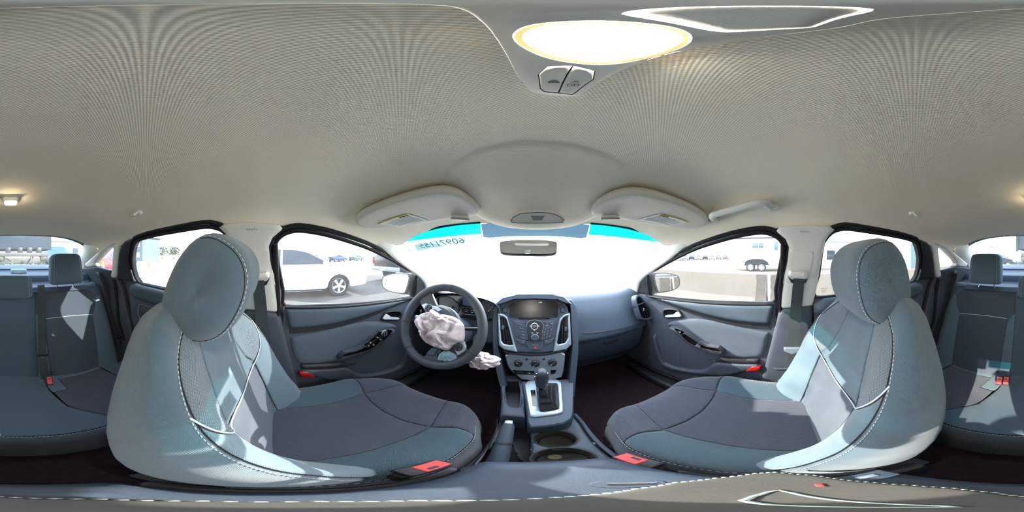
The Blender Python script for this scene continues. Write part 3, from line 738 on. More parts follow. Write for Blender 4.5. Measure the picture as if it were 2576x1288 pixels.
l2 = patch('storage_lid', LID, CP, M_TRIMC, lamp, sp=.008, h=.002, gw=.004, base=.0118, rim=.002)
in2 = [(lc[0]+(x-lc[0])*.62, lc[1]+(y-lc[1])*.55) for x, y in LID]
patch('finger_dip', in2, CP, M_TRIMC, l2, sp=.008, h=-.003, gw=.008, base=.0136)

# sun visors
VS = {1: [(1485, 535), (1492, 524), (1505, 512), (1540, 496), (1575, 489), (1605, 488), (1640, 493), (1700, 511), (1760, 537), (1781, 554), (1782, 564), (1770, 574), (1738, 579), (1690, 577), (1620, 566), (1560, 554), (1490, 546)],
      -1: [(1208, 538), (1203, 527), (1185, 510), (1155, 491), (1125, 484), (1095, 485), (1060, 491), (1000, 507), (935, 530), (902, 547), (893, 560), (903, 574), (940, 579), (1000, 577), (1060, 567), (1130, 555), (1198, 547)]}
LBL = {1: [(1603, 554.6), (1661, 538), (1732, 559), (1678.6, 570)], -1: [(1081, 557), (1026, 538), (951, 563), (1006, 572)]}
CLP = {1: [(1512, 541), (1559, 540), (1548, 548), (1515, 549)], -1: [(1181, 543), (1134, 539), (1143, 550), (1176, 549)]}
fvis = lambda p: p.z-(roofz(p.x, p.y)-.034)
VP = lambda x, y, o=0.0: roofP(x, y, o)
for sg in (-1, 1):
    pts = [(p.x, p.y) for p in (hit(a, b, fvis) for a, b in VS[sg])]
    c = pts[8]; v = thing('sun_visor', (c[0], c[1], roofz(*c)-.03), ('driver' if sg < 0 else 'passenger')+' sun visor folded up, with a paper warning label', 'sun visor', 'sun visors')
    slab('visor_body', chaikin(pts, 1), VP, M_VISOR, v, t=.022, r=.010, sp=.02, base=.011)
    fv2 = lambda p: p.z-(roofz(p.x, p.y)-.0345)
    lq = [(p.x, p.y) for p in (hit(a, b, fv2) for a, b in LBL[sg])]
    lb = patch('warning_label', lq, VP, M_PAPER, v, sp=.02, base=.0348)
    def lerp4(s, t): 
        return tuple((lq[1][i]*(1-s)+lq[2][i]*s)*(1-t)+(lq[0][i]*(1-s)+lq[3][i]*s)*t for i in (0, 1))
    patch('yellow_strip', [lerp4(0, 0), lerp4(1, 0), lerp4(1, .06), lerp4(0, .06)], VP, M_YEL, lb, sp=.03, base=.0352)
    mk = MB()
    for r in range(9):
        t = .22+.075*r
        p = [VP(*lerp4(s, t), .0353) for s in (.08, .5, .92 if r % 3 else .7)]
        mk.tube(p, .0004, 4)
    tag(mk.build('small_print', M_GREYMARK, lb), kind='stuff')
    mk = MB()
    for s in (.12, .22, .32): 
        mk.box(VP(*lerp4(s, .13), .0353), (.008, .008, .001))
    mk.build('warning_marks', M_DKMARK, lb)
    cq = [(p.x, p.y) for p in (hit(a, b, fv2) for a, b in CLP[sg])]
    slab('visor_clip', cq, VP, M_TRIMC, v, t=.010, r=.003, sp=.01, base=.033)
    MB().tube([VP(*cq[0], .046), VP(*cq[1], .046)], .0025, 6).build('clip_bar', mat('grey_button', '#8d897e', .5), v)

# grab handle over the passenger door, coat hooks, rear lamp
P3 = lambda a, b, o: (lambda q: q+Vector((-.85*o, 0, -.5*o)))(hit(a, b, froof))
g = P3(1868, 520, .01); gh = thing('grab_handle', g, 'cream grab handle over the passenger front door', 'handle')
path = crom([P3(1801, 553, .0), P3(1799, 545, .02), P3(1803, 534, .034), P3(1820, 528, .038), P3(1868, 515, .040), P3(1905, 506, .038), P3(1926, 506, .032), P3(1937, 514, .018), P3(1940, 524, .0)], 6)
MB().tube(path, .011, 12, flat=(.010, .013)).build('grip', M_TRIMC, gh, 60)
for a, b in ((1797, 550), (1940, 516)):
    q = P3(a, b, .004); MB().box(q, (.014, .05, .03), Matrix.Rotation(.5, 3, 'Y'), .007).build('mount', M_TRIMC, gh)
for (a, b), nm in (((346, 536), 'driver'), ((2298, 538), 'passenger')):
    q = hit(a, b, froof); sg = -1 if q.x < 0 else 1
    h = thing('coat_hook', q, f'small cream coat hook over the {nm} side rear door', 'hook', 'coat hooks')
    MB().box(q+Vector((-sg*.004, 0, -.002)), (.02, .055, .022), Matrix.Rotation(sg*.9, 3, 'Y'), .009).build('hook_base', M_TRIMC, h)
    MB().tube([q+Vector((-sg*.012, -.018, .002)), q+Vector((-sg*.024, -.008, -.014)), q+Vector((-sg*.024, .008, -.014)), q+Vector((-sg*.012, .018, .002))], .005, 8).build('hook_arm', M_TRIMC, h)
q = hit(27, 498, froof); rl = thing('reading_lamp', q, 'small lit lamp on the headliner over the rear seat', 'lamp')
MB().box(q+Vector((0, 0, -.008)), (.05, .05, .022), Matrix.Rotation(-.25, 3, 'X'), .010, 3).build('lamp_housing', M_TRIMC, rl)
MB().box(q+Vector((0, .004, -.021)), (.037, .034, .008), Matrix.Rotation(-.25, 3, 'X'), .004).build('lamp_lens', mat('lit_small_lens', '#fff3dc', .4, emit=((1, .80, .52), 30.0)), rl)

# rear-view mirror on its stalk
mc = hit(1330, 622, lambda p: p.y-.60+.0*p.z)
mr = thing('rear_view_mirror', mc, 'dark framed rear-view mirror hanging at the windscreen', 'mirror')
MF = frame(mc, (1, .03, 0), (0, .16, 1))
mo = chaikin(fcast(MF, [(1256, 612), (1260, 606), (1290, 603), (1330, 602), (1370, 603), (1398, 606), (1403, 612), (1402, 634), (1397, 641), (1372, 643), (1330, 642), (1290, 642), (1264, 640), (1257, 634)]), 1)
MB().prism(mo, lambda u, v, h: MF(u, v, h), -.028, .004, .008).build('mirror_shell', M_BLK, mr)
mi = [(u*.95, v*.86+.0005) for u, v in mo]
MB().prism(mi, lambda u, v, h: MF(u, v, h), .0035, .0048).build('mirror_pane', M_MIRR, mr)
MB().tube([MF(0, .0, -.026), MF(0, .025, -.05), windP(0, .71, .012)], [.016, .013, .014], 12).build('mirror_stalk', M_BLK, mr)
# ---------------------------------------------------------------- seats
def hermite(xs, ys):
    xs = np.array(xs, float); ys = np.array(ys, float); d = np.diff(ys)/np.diff(xs); m = np.zeros_like(ys)
    m[1:-1] = np.where(d[:-1]*d[1:] > 0, 2*d[:-1]*d[1:]/(d[:-1]+d[1:]+1e-12), 0) if True else 0
    m[1:-1] = (d[:-1]+d[1:])/2; m[0], m[-1] = d[0], d[-1]
    def f(x):
        i = int(np.clip(np.searchsorted(xs, x)-1, 0, len(xs)-2)); h = xs[i+1]-xs[i]; t = min(1, max(0, (x-xs[i])/h))
        return ys[i]*(2*t**3-3*t**2+1)+m[i]*h*(t**3-2*t**2+t)+ys[i+1]*(-2*t**3+3*t**2)+m[i+1]*h*(t**3-t**2)
    return f
UK = [0, .08, .13, .19, .235, .275, .33, .38, .43, .60]
def normalP(S, e=.002):
    def P(u, v, off=0.0):
        p = S(u, v)
        if off == 0: return p
        n = (S(u+e, v)-S(u-e, v)).cross(S(u, v+e)-S(u, v-e))
        return p+n.normalized()*off if n.length > 1e-12 else p
    return P
def backrest_surface(cx, by, bz, rec):
    """S(u,v): u runs round the section from the middle of the front (0) over the bolsters to the middle of the back (+-.60), v up the seat."""
    fx = hermite(UK, [0, .08, .13, .193, .238, .262, .262, .247, .205, 0])
    ca, sa = math.cos(rec), math.sin(rec)
    bh_ = hermite([-.05, .03, .10, .2, .32, .42, .50, .6], [.105, .10, .082, .066, .054, .036, .012, 0])
    ws_ = hermite([-.05, .0, .12, .25, .36, .44, .50, .56, .60], [.90, .94, 1.0, 1.02, .97, .87, .75, .62, .50])
    th_ = hermite([-.05, .0, .1, .3, .5, .60], [.09, .115, .13, .125, .10, .075])
    def S(u, v):
        s = 1 if u >= 0 else -1; a = min(.60, abs(u)); vv = min(.615, max(-.05, v)); bh = bh_(vv); th = th_(vv)
        x = fx(a)*ws_(vv)
        w = hermite(UK, [0, .001, .010, bh*.86, bh, bh*.62-.008, -.03, -th*.72, -th*.98, -th])(a)
        w += .012*math.sin(min(1, max(0, vv/.5))*PI)-.006
        k = 0
        if vv > .53:                                   # the top rolls over
            t = (vv-.53)/.085; k = 1-math.sqrt(max(0, 1-t*t)); w = w*(1-k)+(-th*.5)*k; x *= 1-.25*k
            vz = .53+.055*math.sin(t*PI/2)
        elif vv < 0: vz = vv
        else: vz = vv
        return Vector((cx+s*x, by+w*ca-vz*sa, bz+w*sa+vz*ca))
    return S
def cushion_surface(cx, by, bz, tilt=.075):
    """u across from the middle over the bolster and down the side, v forward and down over the front edge."""
    fx = hermite([0, .09, .15, .20, .24, .285, .34, .40], [0, .09, .15, .205, .245, .266, .266, .262])
    def S(u, v):
        s = 1 if u >= 0 else -1; a = min(.40, abs(u)); vv = min(.66, v)
        f = sm(.32, .50, vv); bh = .036*(1-.75*f)
        w = hermite([0, .09, .15, .20, .24, .285, .34, .40], [0, .001, .008, bh, bh-.012, -.038, -.085, -.145])(a)
        x = fx(a)*(1-.15*sm(.30, .56, vv))
        if vv < .44: y, z = vv, 0
        else:
            t = min(1, (vv-.44)/.13); y = .44+.075*math.sin(t*PI/2); z = -.07*(1-math.cos(t*PI/2))
            if vv > .57: z -= (vv-.57)
        y -= .16*max(0, (abs(x)-.12)/.15)**2*sm(.25, .55, vv)
        return Vector((cx+s*x, by+y, bz+w+z+tilt*min(vv, .44)))
    return S
def headrest_surface(c, tilt, half=(.130, .076, .108)):
    ca, sa = math.cos(tilt), math.sin(tilt)
    def S(th, ph):                                     # th round the x axis (in the side view), ph from the middle towards the sides
        e = 2.5; cx_, sx_ = math.cos(th), math.sin(th)
        k = (abs(cx_)**e+abs(sx_)**e)**(-1/e)
        r = max(0, 1-abs(ph)**5.0)**(1/3.0)
        y = half[1]*cx_*k*r; z = half[2]*sx_*k*r*(1-.10*cx_)
        x = half[0]*ph*(1-.12*sx_*(.5+.5*sx_))
        return Vector((c[0]+x, c[1]+y*ca+z*sa, c[2]+z*ca-y*sa))
    return S
def mirror(poly): return [(-u, v) for u, v in reversed(poly)]
SEAMV = [(.262, -.03), (.252, .06), (.242, .15), (.236, .25), (.232, .34), (.226, .42), (.205, .485), (.16, .54), (.10, .568)]
def front_seat(nm, cx, yb, label, inner):              # inner: +1 when the console is on its right
    st = thing('front_seat', (cx, yb, .27), label, 'car seat', 'front seats')
    B = backrest_surface(cx, yb, .555, math.radians(15.5)); P = normalP(B)
    q0 = B(0, .2); 
    sgn = 1 if (P(0, .2, .01)-q0).y > 0 else -1
    PB = lambda u, v, o=0.0: P(u, v, sgn*o)
    side = [p for p in SEAMV]
    full = [(u, v) for u, v in SEAMV]
    wrap = [(.60, v) for v in (.605, .45, .3, .15, -.05)]
    # outer shell of the backrest: everything behind the bolster seam
    front_edge = SEAMV+[(0, .575)]
    for s in (1, -1):
        poly = SEAMV+[(.03, .578), (.0, .59), (.0, .612), (.2, .612), (.40, .612), (.60, .612), (.60, -.05), (.262, -.05)]
        if s < 0: poly = mirror(poly)
        patch('backrest_cover', poly, PB, M_LIGHT, st, sp=.028, h=.004, gw=.008, base=-.004)
        stitches('stitching', [(s*(u+.006), v) for u, v in SEAMV], PB, M_STITCH, st, .0012)
        piping('bolster_seam', [(s*(u-.002), v) for u, v in SEAMV], PB, .0010, M_SEAL, st, -.0008)
    patch('backrest_base', [(-.30, -.05), (.30, -.05), (.30, .56), (-.30, .56)], PB, M_LIGHT, st, sp=.03, base=-.0065)
    pipe = [(.232, .415), (.205, .36), (.17, .31), (.13, .272), (.07, .262), (0, .26)]
    pipe_full = [(-u, v) for u, v in pipe]+[(u, v) for u, v in reversed(pipe[:-1])]
    up = [(u, v) for u, v in pipe]+[(-u, v) for u, v in reversed(pipe[:-1])]
    # mesh shoulders, ribbed shoulder panel, plain lumbar panel, pale side bolsters
    meshp = [(.140, .282), (.17, .31), (.205, .36), (.229, .412), (.222, .43), (.205, .485), (.16, .54), (.118, .562), (.095, .50), (.098, .40), (.115, .325)]
    cen = [(.0, .262), (.07, .264), (.128, .274), (.113, .325), (.096, .40), (.093, .50), (.114, .563), (.04, .574), (0, .575)]
    low = [(0, -.05), (.13, -.05), (.132, .05), (.135, .15), (.134, .24), (.128, .268), (.07, .26), (0, .258)]
    bol = [(.134, -.05), (.258, -.05), (.252, .06), (.242, .15), (.236, .25), (.233, .34), (.231, .405), (.205, .356), (.171, .307), (.137, .276), (.139, .15), (.136, .05)]
    for s in (1, -1):
        mm = (lambda q: q) if s > 0 else mirror
        patch('mesh_panel', mm(meshp), PB, M_MESH, st, sp=.022, h=.004, gw=.008, base=-.004)
        patch('side_bolster', mm(bol), PB, M_PALE, st, sp=.022, h=.005, gw=.010, base=-.005)
        piping('bolster_piping', [(s*a, b) for a, b in [(.138, -.04), (.137, .05), (.138, .15), (.138, .24), (.137, .274)]], PB, .0009, M_SEAL, st, -.001)
    cf = cen[:-1]+[(-u, v) for u, v in reversed(cen[1:])]
    lf = low+[(-u, v) for u, v in reversed(low[1:])]
    lf = low[1:-1]+[(0, .258)]+[(-u, v) for u, v in reversed(low[1:-1])]
    cf = [(0, .262)]+cen[1:-1]+[(0, .575)]+[(-u, v) for u, v in reversed(cen[1:-1])]
    patch('shoulder_panel', cf, PB, M_LIGHT, st, sp=.022, h=.003, gw=.006, base=-.003)
    patch('lumbar_panel', lf, PB, M_PLAIN, st, sp=.022, h=.004, gw=.008, base=-.004)
    piping('piping', pipe_full, PB, .0015, M_PIPE, st, .0005)
    piping('cover_zip', [(inner*.30, -.035), (inner*.34, .0), (inner*.38, .045), (inner*.42, .11)], PB, .0022, M_SEAL, st, .0)
    # cushion
    Cs = cushion_surface(cx, yb-.03, .535); Pc = normalP(Cs); sg2 = 1 if (Pc(0, .2, .01)-Cs(0, .2)).z > 0 else -1
    PC = lambda u, v, o=0.0: Pc(u, v, sg2*o)
    T = .33
    ins_b = [(0, .0), (.142, .0), (.135, .12), (.13, .22), (.136, T), (.07, T-.012), (0, T-.016)]
    ins_f = [(0, T-.012), (.07, T-.008), (.137, T+.004), (.122, .40), (.11, .48), (.105, .57), (0, .575)]
    cor = [(.139, T+.004), (.185, .352), (.246, .372), (.252, .42), (.252, .50), (.245, .57), (.107, .57), (.112, .48), (.124, .40)]
    bo = [(.144, .0), (.246, .0), (.246, .2), (.246, .37), (.185, .348), (.14, T-.001), (.132, .22), (.137, .12)]
    patch('cushion_base', [(-.26, .0), (.26, .0), (.26, .57), (-.26, .57)], PC, M_PLAIN, st, sp=.03, base=-.0065)
    dbl = lambda q: q[1:-1]+[q[-1]]+[(-u, v) for u, v in reversed(q[1:-1])]+[q[0]]
    patch('cushion_insert', dbl(ins_b), PC, M_DARK, st, sp=.024, h=.004, gw=.008, base=-.004)
    patch('cushion_front_panel', dbl(ins_f), PC, M_DARK, st, sp=.024, h=.004, gw=.008, base=-.004)
    for s in (1, -1):
        mm = (lambda q: q) if s > 0 else mirror
        patch('cushion_corner_panel', mm(cor), PC, M_DARK, st, sp=.024, h=.004, gw=.007, base=-.004)
        patch('cushion_bolster', mm(bo), PC, M_LIGHT, st, sp=.024, h=.005, gw=.009, base=-.005)
        sd = mm([(.2475, .0), (.40, .0), (.40, .57), (.2475, .57)])
        patch('cushion_side', sd, PC, M_PLAIN, st, sp=.03, h=.003, gw=.006, base=-.003)
        stitches('cushion_stitching', [(s*.2445, v) for v in np.linspace(.02, .44, 9)], PC, M_STITCH, st, .0012)
    fr = [(-.40, .572), (.40, .572), (.40, .655), (-.40, .655)]
    patch('cushion_nose', fr, PC, M_PLAIN, st, sp=.03, h=.003, gw=.006, base=-.003)
    MB().box((cx, yb+.16, .36), (.40, .46, .13), None, .03).build('seat_frame', M_BLK, st)
    for s in (-1, 1):
        MB().box((cx+s*.20, yb+.12, .295), (.05, .56, .05), None, .01).build('seat_rail', M_BLK, st)
    MB().box((cx-inner*.262, yb+.2, .45), (.035, .42, .12), None, .016).build('side_shield', M_BLK, st)
    MB().box((cx+inner*.262, yb+.04, .50), (.03, .26, .09), None, .014).build('side_shield', M_BLK, st)
    # headrest
    hc = (cx, yb-(.118 if inner > 0 else .150), 1.134); H = headrest_surface(hc, .42 if inner > 0 else .16)
    phs = np.concatenate([np.linspace(-.99995, -.9, 7), [-.85, -.81], np.linspace(-.80, .80, 21), [.81, .85], np.linspace(.9, .99995, 7)])
    m = MB(); rows = [[H(2*PI*k/40, ph) for k in range(40)] for ph in phs]
    uvs = [((2*PI*k/40*.08, ph*.125) if abs(ph) < .805 else (rows[j][k].y, rows[j][k].z)) for j, ph in enumerate(phs) for k in range(40)]
    m.grid(rows, cu=True, uv=uvs); m.f += [tuple(range(39, -1, -1)), tuple(range(len(m.v)-40, len(m.v)))]; hr_ = m.build('headrest', M_LIGHT, st, 70)
    for s in (-1, 1):
        MB().tube([H(t, s*.80)+Vector((s*.0005, 0, 0)) for t in np.linspace(-2.2, 2.2, 48)], .0008, 6).build('headrest_seam', M_SEAL, hr_)
        PS = lambda u, v, o=0.0: H(u, s*.77)+(H(u, s*.77)-Vector((hc[0]+s*.09, hc[1], hc[2]))).normalized()*.001
        stitches('headrest_stitching', [(t, 0) for t in np.linspace(-2.2, 2.2, 40)], PS, M_STITCH, hr_, .001, n=2)
        b0 = B(0, .56); 
        MB().tube([Vector((cx+s*.062, b0.y-.055, b0.z-.02)), Vector((cx+s*.062, hc[1]-.004, hc[2]-.06))], .006, 10).build('headrest_post', M_CHROME, st)
        MB().box((cx+s*.062, b0.y-.048, b0.z+.004), (.034, .026, .018), None, .007).build('post_guide', M_TRIMC if s == inner else M_BLK, st)
    # belt buckle on its stalk beside the cushion
    return st, B, PB
s1, B1, PB1 = front_seat('driver', -.372, .0, 'grey cloth driver seat behind the steering wheel', 1)
s2, B2, PB2 = front_seat('passenger', .372, -.062, 'grey cloth passenger seat facing the glove box', -1)
def buckle(par, c, d, up, s=1.0, name='belt_buckle'):
    F = frame(c, d, up.cross(Vector(d)))               # u forward along the buckle, v sideways
    b = MB().box((0, 0, 0), (.068*s, .032*s, .020*s), Matrix((F.x, F.y, F.z)).transposed(), .006*s); b.v = [v+F.o for v in b.v]
    k = b.build(name, M_BLK, par)
    r = MB().prism([(-.012*s, -.012*s), (.030*s, -.012*s), (.030*s, .012*s), (-.012*s, .012*s)], F, .0085*s, .0125*s, .002*s).build('release_button', M_RED, k)
    MB().prism([(-.004*s, -.008*s), (.012*s, -.008*s), (.012*s, -.002*s), (-.004*s, -.002*s)], F, .0126*s, .0129*s).build('button_recess', M_BLK, k)
    return k
q = onz(1068, 1178, .60); buckle(s1, q, (.1, 1, -.12), Vector((.15, 0, 1)), 1.0)
MB().tube([q+Vector((0, -.03, -.01)), q+Vector((-.005, -.05, -.10)), q+Vector((-.01, -.05, -.2))], .012, 8).build('buckle_stalk', M_BLK, s1)
q = onz(1603, 1160, .60); buckle(s2, q, (-.1, 1, -.12), Vector((-.15, 0, 1)), 1.0)
MB().tube([q+Vector((0, -.03, -.01)), q+Vector((.005, -.05, -.10)), q+Vector((.01, -.05, -.2))], .012, 8).build('buckle_stalk', M_BLK, s2)

# front belts: guide, strap and tongue on each centre pillar
for sg in (-1, 1):
    P = sideP(sg, .012); nm = 'driver' if sg < 0 else 'passenger'
    g = sc([(2005, 690)])[0]; top = P(g[0], g[1], .02)
    fb = thing('seat_belt', P(g[0], .35, .03), f'grey {nm} seat belt hanging down the centre pillar from a cream guide', 'seat belt', 'front seat belts')
    y0, z0 = g
    slot = sc([(1981, 692), (1990, 700), (2015, 704), (2029, 699), (2026, 708), (2010, 713), (1990, 709)])
    patch('guide_slot', slot, lambda y, z, o: P(y, z, o+.016), M_BLK, fb, sp=.01)
    gc = sc([(1981, 682), (1988, 677), (2010, 678), (2028, 681), (2030, 696), (2022, 700), (2000, 698), (1984, 692)])
    gp = patch('belt_guide', gc, lambda y, z, o: P(y, z, o+.012), M_TRIMC, fb, sp=.008, h=.026, gw=.012, rim=.01)
    br = sc([(1987, 675), (2012, 679), (2019, 683), (2017, 690)])
    MB().tube([P(y, z, .038) for y, z in br], .003, 6).build('guide_rib', M_TRIMC, gp)
    tp, bt = sc([(1995, 698), (2022, 699)]), sc([(1979, 864), (2008, 864)])
    end = [(bt[0][0]-.03, .40), (bt[1][0]-.03, .40)]
    rows = []
    for k in range(25):
        t = k/24; o = .02+.02*math.sin(PI*min(1, t*1.2))
        if t < .6: f = t/.6; a = [tp[0][i]*(1-f)+bt[0][i]*f for i in (0, 1)]; b = [tp[1][i]*(1-f)+bt[1][i]*f for i in (0, 1)]
        else: f = (t-.6)/.4; a = [bt[0][i]*(1-f)+end[0][i]*f for i in (0, 1)]; b = [bt[1][i]*(1-f)+end[1][i]*f for i in (0, 1)]
        rows.append([(a[0]*(1-s)+b[0]*s, a[1]*(1-s)+b[1]*s, o) for s in np.linspace(0, 1, 5)])
    fr = [[P(*q) for q in r] for r in rows]; bk = [[P(q[0], q[1], q[2]-.0015) for q in r] for r in rows]
    MB().grid(fr, uv=[(s*.047, k*.02) for k in range(25) for s in np.linspace(0, 1, 5)]).grid(bk, uv=[(s*.047, k*.02) for k in range(25) for s in np.linspace(0, 1, 5)]).build('strap', M_BELT, fb)
    tq = sc([(1972, 860), (2012, 860), (2012, 872), (1990, 876), (1972, 868)])
    patch('belt_tongue', tq, lambda y, z, o: P(y, z, o+.042), M_SILV, fb, sp=.01, h=.005, gw=.003, rim=.006)
# ---------------------------------------------------------------- dashboard
dash = thing('dashboard', (0, .9, .4), 'dark grey dashboard with silver ringed vents across the front of the cabin', 'dashboard')
DP = [(1.20, .962), (1.05, .975), (.93, .985), (.875, .984), (.84, .968), (.815, .935), (.785, .885), (.757, .82), (.738, .775), (.736, .752), (.752, .735), (.80, .722), (.87, .70), (.90, .55), (.95, .40)]
dpc = crom([(0, a, b) for a, b in DP], 6)
def dashP(x, t):
    i = min(len(dpc)-1.001, max(0, t*(len(dpc)-1))); k = int(i); p = dpc[k].lerp(dpc[k+1], i-k)
    y, z = p.y, p.z
    y += .05*(abs(x)/.69)**4*sm(1.3, .8, y) if y < 1.3 else 0
    z -= .012*(abs(x)/.69)**2
    if y > 1.0: y -= .16*(abs(x)/.69)**2*sm(1.0, 1.2, y)
    return Vector((x, y, z))
xs = np.linspace(-.695, .695, 56); ts = np.linspace(0, 1, 80)
MB().grid([[dashP(x, t) for x in xs] for t in ts], uv=[(x, t*1.1) for t in ts for x in xs]).build('dash_body', M_DASH, dash, 50)
fdash = lambda p: p.y-float(np.interp(p.z, [q.y*0+q.z for q in reversed(dpc[10:54])], [q.y for q in reversed(dpc[10:54])])) if False else p.y-(.736+.40*max(0, p.z-.775)**1.0+.05*(abs(p.x)/.69)**4)
# glove box seam and lid
GX = lambda pts: [hit(a, b, lambda p: p.y-(.738+.36*(p.z-.775)+.05*(abs(p.x)/.69)**4)) for a, b in pts]
gp = GX([(1466, 838), (1520, 833), (1580, 822), (1632, 806)])
MB().tube(crom([p+Vector((0, -.003, 0)) for p in gp], 6), .0022, 6).build('trim_seam', M_BLK, dash)
MB().tube(crom([Vector((x, .7405+.05*(abs(x)/.69)**4, .757-.012*(x/.69)**2)) for x in (.20, .35, .5, .63)], 6), .002, 6).build('lower_seam', M_BLK, dash)
gb = MB().grid([[Vector((x, y+.02*(x-.4)**2, z)) for x in np.linspace(.20, .62, 10)] for y, z in ((.765, .742), (.77, .70), (.80, .60), (.85, .53))])
k = gb.build('glovebox_lid', M_DASH, dash)
MB().box((.40, .772, .69), (.09, .014, .022), Matrix.Rotation(.25, 3, 'X'), .006).build('glovebox_latch', M_BLK, k)
# end vents
def end_vent(sg):
    F = frame((.63*1, .76, .87), (-.06, -.62, 0.0), (0, .05, 1)) if False else None
    pts = [(1597, 752), (1600, 742), (1607, 742), (1612, 746), (1636, 776), (1645, 797), (1641, 804), (1620, 806), (1611, 803), (1600, 768)]
    fv = lambda p: p.y-(.752+.30*(p.z-.87)+.25*(p.x-.62))
    V = [hit(a, b, fv) for a, b in pts]
    o = V[0]; F = frame(sum(V, Vector())/len(V), (1, .25, 0), (0, .30, 1))
    loop = chaikin([F.inv(p) for p in V], 1); inn = [(u*.80, v*.84) for u, v in loop]
    Q = (lambda u, v, h=0.0: F(u, v, h)) if sg > 0 else (lambda u, v, h=0.0: Vector((-1, 1, 1))*F(u, v, h))
    S = lambda v: Vector((sg*v.x, v.y, v.z))
    Q = lambda u, v, h=0.0: S(F(u, v, h))
    vt = patch('end_vent', loop, lambda u, v, o: Q(u, v, o), M_DASH, dash, holes=[inn], sp=.008, h=.006, gw=.005, rim=.03)
    patch('vent_back', inn, lambda u, v, o: Q(u, v, -.022), M_PIANO, vt, sp=.02)
    us = [p[0] for p in inn]; vs_ = [p[1] for p in inn]
    for k in range(5):
        u = min(us)+(max(us)-min(us))*(k+.5)/5
        col = [(u, v) for v in np.linspace(min(vs_), max(vs_), 40) if pip([(u, v)], inn)[0]]
        if len(col) > 2: MB().tube([Q(u, col[0][1], -.008), Q(u, col[-1][1], -.008)], .0016, 5, flat=(.0014, .006), up=(0, 0, 1) if False else None).build('slat', M_BLK, vt)
    MB().box(Q(.004, -.012, -.001), (.013, .008, .020), None, .003).build('vent_tab', M_SILV, vt)
    vv = (min(vs_)*.30+max(vs_)*.70)
    row = [(u, vv) for u in np.linspace(min(us), max(us), 30) if pip([(u, vv)], inn)[0]]
    MB().tube([Q(row[0][0], vv, -.002), Q(row[-1][0], vv, -.002)], .004, 6).build('vent_bar', M_DASH, vt)
end_vent(1); end_vent(-1)

# ---- centre stack
CS_ = frame((0.0, .70, .835), (1, 0, 0), (0, .42, .907))
C = lambda pts: fcast(CS_, pts)
z5 = lambda pts: C([(1240+a/5.854, 720+b/5.854) for a, b in pts])
z2 = lambda pts: C([(1280+a/14.31, 800+b/14.31) for a, b in pts])
CP_ = lambda u, v, o=0.0: CS_(u, v, o)
HOUS = C([(1252, 790), (1253, 764), (1268, 757), (1286, 752), (1312, 747), (1345, 745), (1380, 747), (1408, 751), (1424, 762), (1433, 793), (1437, 863), (1424, 875), (1391, 886), (1345, 889), (1299, 886), (1263, 877), (1253.5, 866)])
stack = MB().prism(chaikin(HOUS, 1), CS_, -.09, .0, .006).build('centre_stack', M_DASH, dash)
hood = C([(1244, 768), (1262, 752), (1300, 742), (1345, 739), (1390, 742), (1420, 750), (1436, 766), (1424, 764), (1405, 755), (1345, 749), (1290, 754), (1258, 766)])
MB().prism(hood, CS_, -.10, .028, .008).build('screen_hood', M_DASH, dash)
chk = C([(1436, 768), (1426, 752), (1438, 752), (1450, 768), (1455, 800), (1457, 880), (1450, 950), (1446, 1000), (1432, 1000), (1436, 930), (1440, 868)])
MB().prism(chk, CS_, -.12, -.004, .006).build('stack_cheek', M_DASH, dash)
chl = C([(1252, 766), (1244, 770), (1238, 800), (1238, 880), (1250, 945), (1258, 975), (1272, 975), (1264, 930), (1252, 868), (1250, 790)])
MB().prism(chl, CS_, -.12, -.004, .006).build('stack_cheek', M_DASH, dash)
SCR = C([(1283, 766), (1300, 758), (1345, 753), (1388, 757), (1403, 763), (1404, 797), (1281, 797)])
sc_ = patch('screen', SCR, CP_, mat('dark_screen', '#1c1f20', .25, spec=.5), stack, sp=.02, base=.0015)
text('clock_digits', '6:46', mat('clock_lit', '#9fc0b8', .5, emit=((.6, .9, .85), .5)), sc_, CS_(*C([(1359, 761)])[0], .004), CS_.x, CS_.y, .009)
piping('screen_line', C([(1283, 766), (1281, 797), (1404, 797), (1403, 764)]), CP_, .0011, M_BLK, stack, .001, n=2)
slot = z5([(365, 462), (850, 460), (825, 484), (385, 486)])
MB().prism(slot, CS_, .0, .0012).build('disc_slot', M_PIANO, stack)
SO = {-1: z5([(70, 395), (160, 410), (215, 455), (245, 550), (310, 800), (365, 972), (160, 935), (85, 870)]), 1: z5([(1132, 390), (1040, 420), (980, 480), (950, 600), (885, 968), (1080, 930), (1152, 860)])}
SI = {-1: z5([(106, 447), (165, 458), (202, 500), (230, 600), (292, 858), (255, 866), (165, 848), (128, 800)]), 1: z5([(1096, 440), (1030, 472), (1002, 520), (972, 680), (944, 832), (960, 856), (1060, 832), (1100, 760)])}
